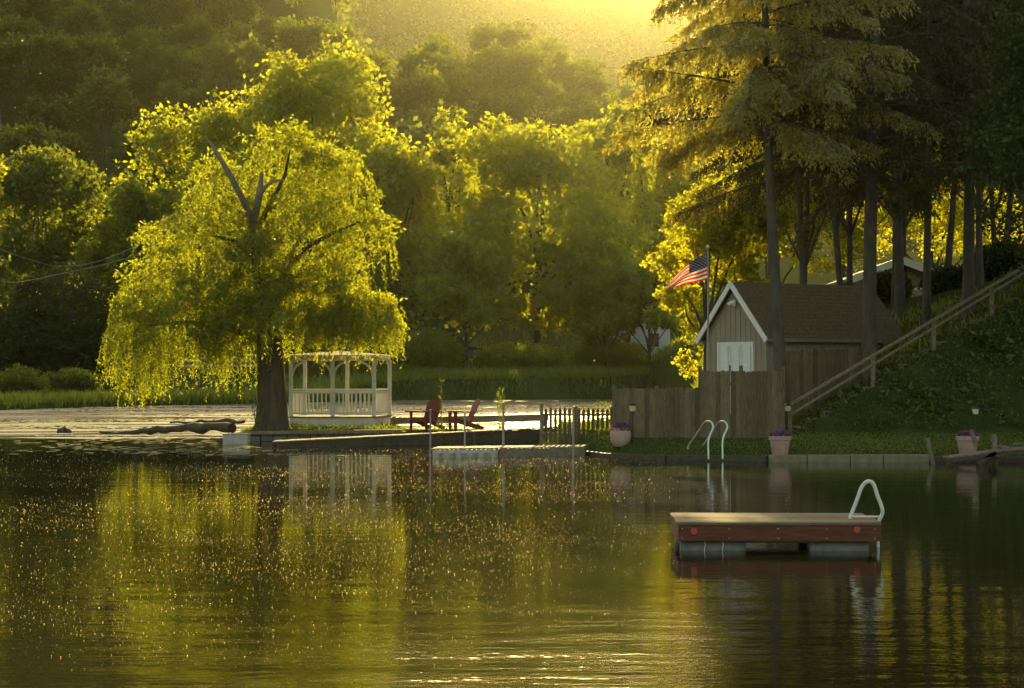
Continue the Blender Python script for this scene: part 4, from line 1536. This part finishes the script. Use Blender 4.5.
# ------------------------------------------------------------------ lanterns
def lantern(px, py, Y, label, zb=None):
    c = at(px, py, Y)
    z0 = hz(c.x, Y) if zb is None else zb
    t = thing('garden_lantern', label, 'lantern', (c.x, Y, z0), 'small stake lanterns')
    mb = MB()
    mb.tube([(c.x, Y, z0 - 0.1), (c.x, Y, c.z - 0.10)], 0.012, 8)
    mb.build('stake', M['black'], t)
    mb = MB()
    mb.lathe((c.x, Y, c.z - 0.10), [(0.065, 0), (0.085, 0.02), (0.10, 0.15), (0.10, 0.165)], 8)
    mb.build('glass', M['lantern_glass'], t)
    mb = MB()
    mb.lathe((c.x, Y, c.z + 0.066), [(0.13, 0), (0.125, 0.015), (0.05, 0.07), (0.012, 0.09)], 8)
    mb.lathe((c.x, Y, c.z - 0.118), [(0.07, 0), (0.08, 0.016)], 8)
    mb.build('cap', M['black'], t)


lantern(632.5, 408, 58.2, 'small pale lantern in front of the low board fence')
lantern(787.5, 408, 59.6, 'small yellowish lantern at the foot of the handrail')
lantern(975.5, 411, 59.0, 'small yellowish lantern on a stake behind the right hand pot')

# ------------------------------------------------------------------ ladder handrails at the shore
def arc_pts(ctrl, n=8):
    """Catmull-Rom through control points"""
    c = [Vector(p) for p in ctrl]
    c = [c[0] * 2 - c[1]] + c + [c[-1] * 2 - c[-2]]
    out = []
    for i in range(1, len(c) - 2):
        for k in range(n):
            t_ = k / n
            p0, p1, p2, p3 = c[i - 1], c[i], c[i + 1], c[i + 2]
            out.append(0.5 * ((2 * p1) + (p2 - p0) * t_ + (2 * p0 - 5 * p1 + 4 * p2 - p3) * t_ ** 2 + (3 * p1 - p0 - 3 * p2 + p3) * t_ ** 3))
    out.append(c[-2])
    return out


t = thing('shore_ladder', 'bright pair of curved metal swim ladder handrails at the lawn edge', 'ladder', at(708, 454, 55))
for dx, dY in ((0, 0), (14.2, 0.15)):
    mb = MB()
    pts = arc_pts([at(688 + dx, 451, 56.6 + dY), at(688.5 + dx, 446, 56.6 + dY), at(694 + dx, 438, 56.2 + dY), at(701.5 + dx, 426.5, 55.8 + dY), at(706 + dx, 421.6, 55.4 + dY), at(711 + dx, 422.0, 55.2 + dY), at(713 + dx, 427.5, 55.15 + dY), at(710 + dx, 435, 55.1 + dY), at(708.3 + dx, 442, 55.05 + dY), at(708.5 + dx, 459, 55.0 + dY)])
    mb.tube(pts, 0.026, 10)
    mb.build('handrail', M['metal'], t, smooth=True)
for zz in (-0.12, -0.4):
    mb = MB()
    mb.beam(at(708.5, 0, 54.45) * 1, at(722.7, 0, 54.6) * 1, 0.08, 0.03)
    for i in range(len(mb.v)):
        mb.v[i].z = mb.v[i].z - at(0, 0, 54.5).z + zz
    mb.build('rung', M['metal'], t)

# ------------------------------------------------------------------ staircase and handrail
t = thing('hillside_stairs', 'long sloping timber handrail and steps climbing the right bank', 'staircase', at(790, 410, 60.3))
ra, rb = at(786, 407, 60.0), at(1052, 250, 66.0)
mb = MB()
mb.beam(ra, rb, 0.075, 0.075)
mb.build('handrail', M['old_wood'], t)
mb = MB()
mb.beam(ra + Vector((0.15, 0.05, -0.22)), rb + Vector((0, 0.05, -0.20)), 0.04, 0.065)
mb.build('lower_rail', M['old_wood'], t)
dv = rb - ra
for px in (790, 868, 928, 988, 1045):
    k = (px - 786) / (1052 - 786)
    q = ra + dv * k
    mb = MB()
    g_ = hz(q.x, q.y + 0.02)
    zb_ = min(g_, q.z - 0.85) - 0.15
    if px == 790:
        zb_ = 0.4
    mb.box((q.x, q.y + 0.085, (q.z - 0.055 + zb_) / 2), (0.12, 0.1, q.z - 0.055 - zb_))
    mb.build('post', M['old_wood'], t)
for i in range(20):
    k = 0.06 + 0.9 * i / 19
    q = ra + dv * k
    mb = MB()
    g_ = max(hz(q.x, q.y + 0.7), q.z - 1.02)
    mb.box((q.x, q.y + 0.75, g_ + 0.03), (0.34, 1.1, 0.06))
    mb.box((q.x - 0.14, q.y + 0.75, g_ - 0.09), (0.04, 1.1, 0.175))
    mb.build('step', M['old_wood'], t)

# ------------------------------------------------------------------ broken jetty bottom right
t = thing('broken_jetty', 'weathered broken jetty with leaning posts and loose planks at the right shore', 'jetty', at(980, 460, 53.5))
for a, b, w_ in (((927, 438), (934, 468), 0.10), ((994, 434), (995.5, 470), 0.11), ((971, 430), (976.5, 446), 0.10), ((948, 455), (949, 466), 0.09), ((990, 452), (990, 468), 0.08), ((1030, 438), (1030, 468), 0.1)):
    mb = MB()
    mb.beam(at(*a, 53.4), at(*b, 53.4), w_, w_)
    mb.build('post', M['old_wood'], t)
for a, b, Ya, Yb, w_, h_ in (((946, 457.5), (998, 450.5), 53.2, 53.2, 0.9, 0.05), ((997, 450), (1040, 447), 53.2, 53.3, 0.9, 0.05), ((998, 446), (1012, 449), 53.6, 53.0, 0.18, 0.05), ((1014, 444), (1040, 441), 53.8, 53.5, 0.2, 0.05)):
    mb = MB()
    mb.beam(at(*a, Ya), at(*b, Yb), w_, h_)
    mb.build('plank', M['old_wood'], t)
for a, b in (((978, 464), (996, 452)), ((947, 461), (998, 454)), ((998, 454), (1040, 450))):
    mb = MB()
    mb.beam(at(*a, 52.72), at(*b, 52.72), 0.05, 0.11)
    mb.build('brace', M['dark_wood'], t)

# ------------------------------------------------------------------ swim raft
def raft():
    Yf, Yb = 27.1, 28.85
    xl, xr = xat(680, Yf), xat(882, Yf)
    zt, zb = 0.354, 0.135
    rot = R(1.2)
    ctr = Vector(((xl + xr) / 2, (Yf + Yb) / 2, 0))
    t = thing('swim_raft', 'red sided swimming raft with grey plank top floating on barrels', 'raft', ctr)
    W = xr - xl
    D = Yb - Yf
    mb = MB()
    n = 11
    for i in range(n):
        y0 = Yf - 0.04 + (D + 0.08) * i / n
        y1 = Yf - 0.04 + (D + 0.08) * (i + 1) / n - 0.008
        e0, e1 = random.uniform(-0.012, 0.012), random.uniform(-0.012, 0.012)
        mb.box(((xl + xr) / 2 + (e0 + e1) / 2, (y0 + y1) / 2, zt + 0.02 + random.uniform(-0.002, 0.002)), (W + 0.04 + e0, y1 - y0, 0.038))
    mb.build('deck', M['raft_wood'], t, bevel=0.004)
    mb = MB()
    for yy in (Yf, Yb):
        mb.box(((xl + xr) / 2, yy, (zt + zb) / 2), (W, 0.045, zt - zb - 0.004))
    for xx in (xl + 0.0225, xr - 0.0225):
        mb.box((xx, (Yf + Yb) / 2, (zt + zb) / 2), (0.045, D - 0.05, zt - zb - 0.006))
    mb.build('side_boards', M['red_fascia'], t)
    for px, py in ((696, 531.5), (858.5, 529.5)):
        q = at(px, py, Yf - 0.03)
        mb = MB()
        mb.tube([(q.x, Yf - 0.0235, q.z), (q.x, Yf - 0.036, q.z)], 0.046, 20)
        mb.tube([(q.x, Yf - 0.0362, q.z), (q.x, Yf - 0.042, q.z)], 0.038, 20)
        mb.build('reflector', M['reflector'], t)
    # barrels, axis along the raft width
    for a, b in ((683, 748), (812, 871)):
        for yy in (Yf + 0.24, Yb - 0.3):
            x0, x1 = xat(a, Yf), xat(b, Yf)
            mb = MB()
            pts, rad = [], []
            for k in range(25):
                u = k / 24
                pts.append((x0 + (x1 - x0) * u, yy, 0.0))
                r = 0.175
                if k in (0, 24):
                    r = 0.15
                elif k in (8, 16):
                    r = 0.186
                elif k in (4, 12, 20):
                    r = 0.180
                rad.append(r)
            mb.tube(pts, rad, 22)
            mb.build('barrel', M['barrel'], t, smooth=True)
    mb = MB()
    mb.box(((xat(748, Yf) + xat(812, Yf)) / 2, Yf + 0.3, 0.115), (1.0, 0.1, 0.05))
    mb.box((xat(760, Yf), Yf + 0.2, 0.12), (0.26, 0.05, 0.03))
    mb.build('cross_beam', M['dock_wood'], t)
    for px in (684, 731, 779, 780.5, 828, 876):
        for zz in (zt - 0.05, zb + 0.04):
            mb = MB()
            xx = xat(px, Yf)
            mb.tube([(xx, Yf - 0.0235, zz), (xx, Yf - 0.031, zz)], 0.011, 8)
            mb.build('bolt', M['pipe'], t)
    mb = MB()
    mb.box((xat(779.7, Yf), Yf - 0.0245, (zt + zb) / 2), (0.012, 0.006, zt - zb - 0.01))
    mb.build('board_joint', M['black'], t)
    # frayed rope straps
    for px in (707, 725):
        mb = MB()
        x = xat(px, Yf)
        pts = []
        for k in range(9):
            a = -0.5 + k / 8 * 2.4
            pts.append((x + 0.008 * math.sin(k * 2), Yf + 0.24 - 0.188 * math.sin(a + 0.4), 0.188 * math.cos(a + 0.4)))
        mb.tube(pts, 0.007, 6)
        mb.build('strap', M['white_pipe'], t)
    # ladder
    lad = MB()
    xa, xb = xat(848.5, 27.5), xr + 0.035
    yl = Yf + 0.62
    q = [(xat(850, yl), yl, zt + 0.045), (xat(852, yl), yl, zt + 0.12), (xat(857, yl), yl, zt + 0.30), (xat(861.5, yl), yl, zt + 0.47), (xat(867, yl), yl, zt + 0.555), (xat(873, yl), yl, zt + 0.53),
         (xat(877.5, yl), yl, zt + 0.36), (xat(882.5, yl), yl, zt + 0.14), (xr + 0.05, yl, zt - 0.05), (xr + 0.055, yl, 0.02), (xr + 0.055, yl, -0.45)]
    lad.tube(arc_pts(q), 0.027, 12)
    ob = lad.build('ladder', M['white_pipe'], t, smooth=True)
    r_ = MB()
    r_.tube([(xat(851, yl), yl, zt + 0.07), (xat(883, yl), yl, zt + 0.07)], 0.016, 10)
    r_.build('rung', M['white_pipe'], ob, smooth=True)
    t.rotation_euler = (0, 0, R(-1.5))


raft()

# ------------------------------------------------------------------ far things
def house(name, label, px, Y, wpx, z0, ze, za, depth, wallm, roofm, trimm, win):
    xc = xat(px, Y)
    hw = wpx * Y / F / 2
    t = thing(name, label, 'house', (xc, Y + depth / 2, z0))
    mb = MB()
    v = [(xc - hw, Y, z0), (xc + hw, Y, z0), (xc + hw, Y + depth, z0), (xc - hw, Y + depth, z0), (xc - hw, Y, ze), (xc + hw, Y, ze), (xc + hw, Y + depth, ze), (xc - hw, Y + depth, ze), (xc, Y, za), (xc, Y + depth, za)]
    mb.add(v, [(0, 1, 5, 8, 4), (2, 3, 7, 9, 6), (1, 2, 6, 5), (3, 0, 4, 7)])
    mb.build('wall', wallm, t)
    ov = 0.5
    sl = (za - ze) / hw
    mb = MB()
    for s in (-1, 1):
        e = xc + s * (hw + ov)
        zl = ze - sl * ov
        mb.hexa([Vector((e, Y - ov, zl)), Vector((xc, Y - ov, za)), Vector((xc, Y + depth + ov, za)), Vector((e, Y + depth + ov, zl)),
                 Vector((e, Y - ov, zl + 0.2)), Vector((xc, Y - ov, za + 0.2)), Vector((xc, Y + depth + ov, za + 0.2)), Vector((e, Y + depth + ov, zl + 0.2))])
    mb.build('roof', roofm, t)
    mb = MB()
    for s in (-1, 1):
        mb.beam((xc + s * (hw + ov), Y - ov - 0.05, ze - sl * ov + 0.05), (xc, Y - ov - 0.05, za + 0.05), 0.08, 0.4)
    mb.build('trim', trimm, t)
    for (u, zc, w_, h_) in win:
        f = MB()
        f.box((xc + u, Y - 0.03, zc), (w_ + 0.2, 0.08, h_ + 0.2))
        fo = f.build('window', trimm, t)
        f = MB()
        f.box((xc + u, Y - 0.085, zc), (w_, 0.04, h_))
        f.build('pane', M['glass'], fo)


house('hill_house', 'brown house with pale roof edges half hidden by trunks above the shed roof', 900, 112, 92, 5.2, 7.7, 8.7, 7, M['house_wall'], M['shingle'], M['white_trim'], [(-1.2, 6.6, 0.9, 1.0), (1.2, 6.6, 0.9, 1.0)])
house('bank_house', 'white house glimpsed through leaves on the far bank left of the flag', 640, 212, 60, 3.2, 9.5, 13.0, 8, M['siding'], M['siding'], M['white_trim'], [(-1.5, 6.0, 1.0, 1.4), (1.5, 6.0, 1.0, 1.4)])


def car():
    Y = 216.0
    x = xat(474, Y)
    z0 = hz(x, Y)
    t = thing('parked_car', 'blue car glimpsed through the leaves on the far bank above the red chairs', 'car', (x, Y, z0))
    mb = MB()
    side = [(-2.1, 0.35), (2.1, 0.35), (2.15, 0.75), (1.9, 0.92), (1.0, 1.0), (0.45, 1.45), (-1.0, 1.48), (-1.75, 1.0), (-2.12, 0.9)]
    n = len(side)
    vs = [(x + a, Y - 0.85, z0 + b) for a, b in side] + [(x + a, Y + 0.85, z0 + b) for a, b in side]
    mb.add(vs, [tuple(range(n)), tuple(range(2 * n - 1, n - 1, -1))] + [(i, i + n, (i + 1) % n + n, (i + 1) % n) for i in range(n)])
    mb.build('body', M['car_blue'], t, bevel=0.05)
    mb = MB()
    w_ = [(0.85, 1.02), (0.40, 1.40), (-0.95, 1.42), (-1.5, 1.02)]
    mb.add([(x + a, Y - 0.865, z0 + b) for a, b in w_], [(0, 1, 2, 3)])
    mb.build('side_window', M['glass'], t)
    for a in (-1.3, 1.3):
        for s in (-1, 1):
            mb = MB()
            mb.tube([(x + a, Y + s * 0.72, z0 + 0.33), (x + a, Y + s * 0.90, z0 + 0.33)], 0.33, 18)
            mb.build('wheel', M['rubber'], t)


car()

t = thing('rail_fence', 'pale two rail roadside fence seen across the field behind the willow strands', 'fence', (xat(216, 212), 212, hz(xat(216, 212), 212)))
for zz in (0.35, 0.95):
    mb = MB()
    a, b = xat(178, 212), xat(262, 212)
    mb.beam((a, 212, hz(a, 212) + zz), (b, 212, hz(b, 212) + zz), 0.06, 0.24)
    mb.build('rail', M['white_paint'], t)
for k in range(6):
    mb = MB()
    a = xat(178 + 84 * k / 5, 212)
    mb.box((a, 212.1, hz(a, 212) + 0.5), (0.14, 0.12, 1.2))
    mb.build('post', M['old_wood'], t)

# utility pole and wires
Yp = 182.0
px_ = xat(226, Yp)
zp = hz(px_, Yp)
t = thing('utility_pole', 'wooden utility pole standing behind the willow crown', 'utility pole', (px_, Yp, zp))
mb = MB()
mb.tube([(px_, Yp, zp - 0.5), (px_, Yp, 17.5)], [0.17, 0.12], 10)
mb.build('pole', M['bark'], t, smooth=True)
mb = MB()
mb.box((px_, Yp - 0.16, 16.6), (2.2, 0.12, 0.14))
mb.build('crossarm', M['old_wood'], t)


def wire(label, pts, r=0.022):
    mb = MB()
    mb.tube(arc_pts(pts, 10), r, 6)
    tag(mb.build('power_line', M['wire'], None, pts[0]), label, 'wire', 'wires strung over the left bank')


wire('upper wire sagging from the left frame edge to the willow top', [at(-60, 222, 150), at(0, 249, 156), at(30, 259.5, 160), at(58, 266, 164), at(95, 262, 168), at(152, 240, 175), at(226, 208, Yp)])
wire('lower wire hanging slack across the round dark bush', [at(-60, 264, 150), at(0, 281, 156), at(25, 281, 160), at(60, 274, 166), at(110, 263, 172), at(160, 247, 177), at(226, 222, Yp)])

# ------------------------------------------------------------------ floating specks, pads, insects
rng = np.random.default_rng(77)
n = 60000
py = 449 + 225 * rng.beta(1.0, 2.0, n)
px = rng.uniform(-60, 700, n)
Yw = CAMZ * F / (py - HOR)
xw = (px - 512) * Yw / F
dens = 0.55 + 0.35 * lump(xw, Yw, 2.6) + 0.25 * lump(xw, Yw, 0.9, 2)
edge = np.clip((690 - px) / 160, 0, 1) * (0.35 + 0.65 * np.clip((px + 60) / 260, 0, 1))
k = (rng.random(n) < dens * edge) & (land_sd(xw, Yw) < -0.3)
xw, Yw = xw[k], Yw[k]
P = np.stack([xw, Yw, np.full(len(xw), 0.004)], 1)
sz = (0.0034 + 0.007 * rng.random(len(P)) ** 4) * (0.55 + Yw / 45.0)
D = rng.normal(size=P.shape) * 0.8
D[:, 2] = np.abs(D[:, 2]) * 0.45 + 0.06
D = unit(D)
sd = unit(np.cross(D, rdir(len(P), rng)))
V, Q = quads_from(P, D, sd, sz * 1.5, sz * 1.5)
tag(link_np('seed_fluff', V, Q, M['fleck']), 'countless golden flecks of seed fluff floating on the dark water', 'floating fluff', kind='stuff')

n = 420
Ys = rng.uniform(20, 64, n)
xs_ = (rng.uniform(-40, 760, n) - 512) * Ys / F
zs = rng.uniform(0.3, 1, n) * (CAMZ + 340 * Ys / F)
P = np.stack([xs_, Ys, zs], 1)
V, Q = leaf_cloud(P, rng, 0.022, 0.018)
tag(link_np('drifting_seeds', V, Q, M['fleck']), 'tiny bright seeds drifting in the backlit air over the pond', 'drifting seeds', kind='stuff')

n = 700
py = rng.uniform(436, 456, n)
px = rng.normal(150, 75, n)
Yw = CAMZ * F / (py - HOR)
xw = (px - 512) * Yw / F
k = (land_sd(xw, Yw) < -0.4) & (rng.random(n) < 0.6 + 0.5 * lump(xw, Yw, 2.0))
xw, Yw = xw[k], Yw[k]
n = len(xw)
a = np.linspace(0, 2 * np.pi, 7)[:-1]
rad = rng.uniform(0.08, 0.22, n)
V = np.stack([xw[:, None] + rad[:, None] * np.cos(a), Yw[:, None] + rad[:, None] * np.sin(a), np.full((n, 6), 0.006) + rng.uniform(0, 0.012, (n, 6))], -1).reshape(-1, 3)
Q = np.arange(n * 6).reshape(n, 6)
n2 = 9000
y2 = rng.uniform(76, 165, n2)
x2 = rng.uniform(-0.27, 0.11, n2) * y2
k2 = (land_sd(x2, y2) < -0.5) & (lump(x2 * 0.35, y2, 2.6) + 0.6 * lump(x2 * 0.5, y2, 7, 2) > 0.55)
x2, y2 = x2[k2], y2[k2]
r2 = rng.uniform(0.10, 0.26, len(x2))
V2 = np.stack([x2[:, None] + r2[:, None] * np.cos(a), y2[:, None] + r2[:, None] * np.sin(a), 0.008 + rng.uniform(0, 0.05, (len(x2), 6))], -1).reshape(-1, 3)
V = np.concatenate([V, V2])
Q = np.arange(len(V)).reshape(-1, 6)
tag(link_np('water_plants', V, Q, M['lily']), 'scattered floating leaves on the water left of the spit', 'water plants', kind='stuff')

# ------------------------------------------------------------------ haze
hb = MB()
x0, x1, y0, y1, z0, z1 = -2420, 2420, -170, 2620, -3.0, 520
hb.hexa([(x0, y0, z0), (x1, y0, z0), (x1, y1, z0), (x0, y1, z0), (x0, y0, z1), (x1, y0, z1), (x1, y1, z1), (x0, y1, z1)])
m = bpy.data.materials.new('haze_air')
nt, N, L = nodes_of(m)
out = N.new('ShaderNodeOutputMaterial')
pv = N.new('ShaderNodeVolumePrincipled')
pv.inputs['Color'].default_value = (1.0, 0.95, 0.64, 1)
pv.inputs['Density'].default_value = 0.0000255
pv.inputs['Anisotropy'].default_value = 0.94
L.new(pv.outputs[0], out.inputs['Volume'])
ho = hb.build('haze', m)
tag(ho, kind='stuff', label='warm sunlit haze filling the valley', cat='haze')

# ------------------------------------------------------------------ light, sky, camera
EL, AZ = R(16.8), math.atan((668 - 512) / F)
sdir = Vector((math.sin(AZ) * math.cos(EL), math.cos(AZ) * math.cos(EL), math.sin(EL)))
sl = bpy.data.lights.new('sun', 'SUN')
sl.energy = 5.0
sl.angle = R(0.5)
sl.color = (1.0, 0.77, 0.29)
so = bpy.data.objects.new('sun', sl)
so.rotation_euler = sdir.to_track_quat('Z', 'Y').to_euler()
so.location = (0, 0, 50)
COL.objects.link(so)

wd_ = bpy.data.worlds.new('World')
S.world = wd_
wd_.use_nodes = True
nt = wd_.node_tree
nt.nodes.clear()
ow = nt.nodes.new('ShaderNodeOutputWorld')
bg = nt.nodes.new('ShaderNodeBackground')
sky = nt.nodes.new('ShaderNodeTexSky')
sky.sky_type = 'NISHITA'
sky.sun_disc = False
sky.sun_elevation = EL
sky.sun_rotation = AZ
sky.air_density = 1.0
sky.dust_density = 3.0
tint = nt.nodes.new('ShaderNodeMix')
tint.data_type = 'RGBA'
tint.blend_type = 'MULTIPLY'
tint.inputs[0].default_value = 1.0
tint.inputs[7].default_value = (1.0, 0.87, 0.60, 1)
nt.links.new(sky.outputs[0], tint.inputs[6])
nt.links.new(tint.outputs[2], bg.inputs['Color'])
bg.inputs['Strength'].default_value = 0.15
nt.links.new(bg.outputs[0], ow.inputs['Surface'])

cam = bpy.data.cameras.new('camera')
cam.sensor_width = 36
cam.lens = F / 1024 * 36
cam.shift_y = (HOR - 344) / 1024.0
cam.clip_start = 0.1
cam.clip_end = 6000
co = bpy.data.objects.new('camera', cam)
co.location = (0, 0, CAMZ)
co.rotation_euler = (R(90), 0, 0)
COL.objects.link(co)
S.camera = co

S.view_settings.view_transform = 'Standard'
S.view_settings.look = 'None'
S.view_settings.gamma = 1
S.view_settings.exposure = 1.35
S.cycles.max_bounces = 6
S.cycles.diffuse_bounces = 2
S.cycles.glossy_bounces = 3
S.cycles.transmission_bounces = 3
S.cycles.volume_bounces = 0
S.cycles.use_denoising = True
S.cycles.denoising_prefilter = 'NONE'
S.cycles.use_adaptive_sampling = False
wd_.cycles.sampling_method = 'NONE'
S.cycles.sample_clamp_indirect = 6
S.cycles.caustics_reflective = False
S.cycles.caustics_refractive = False
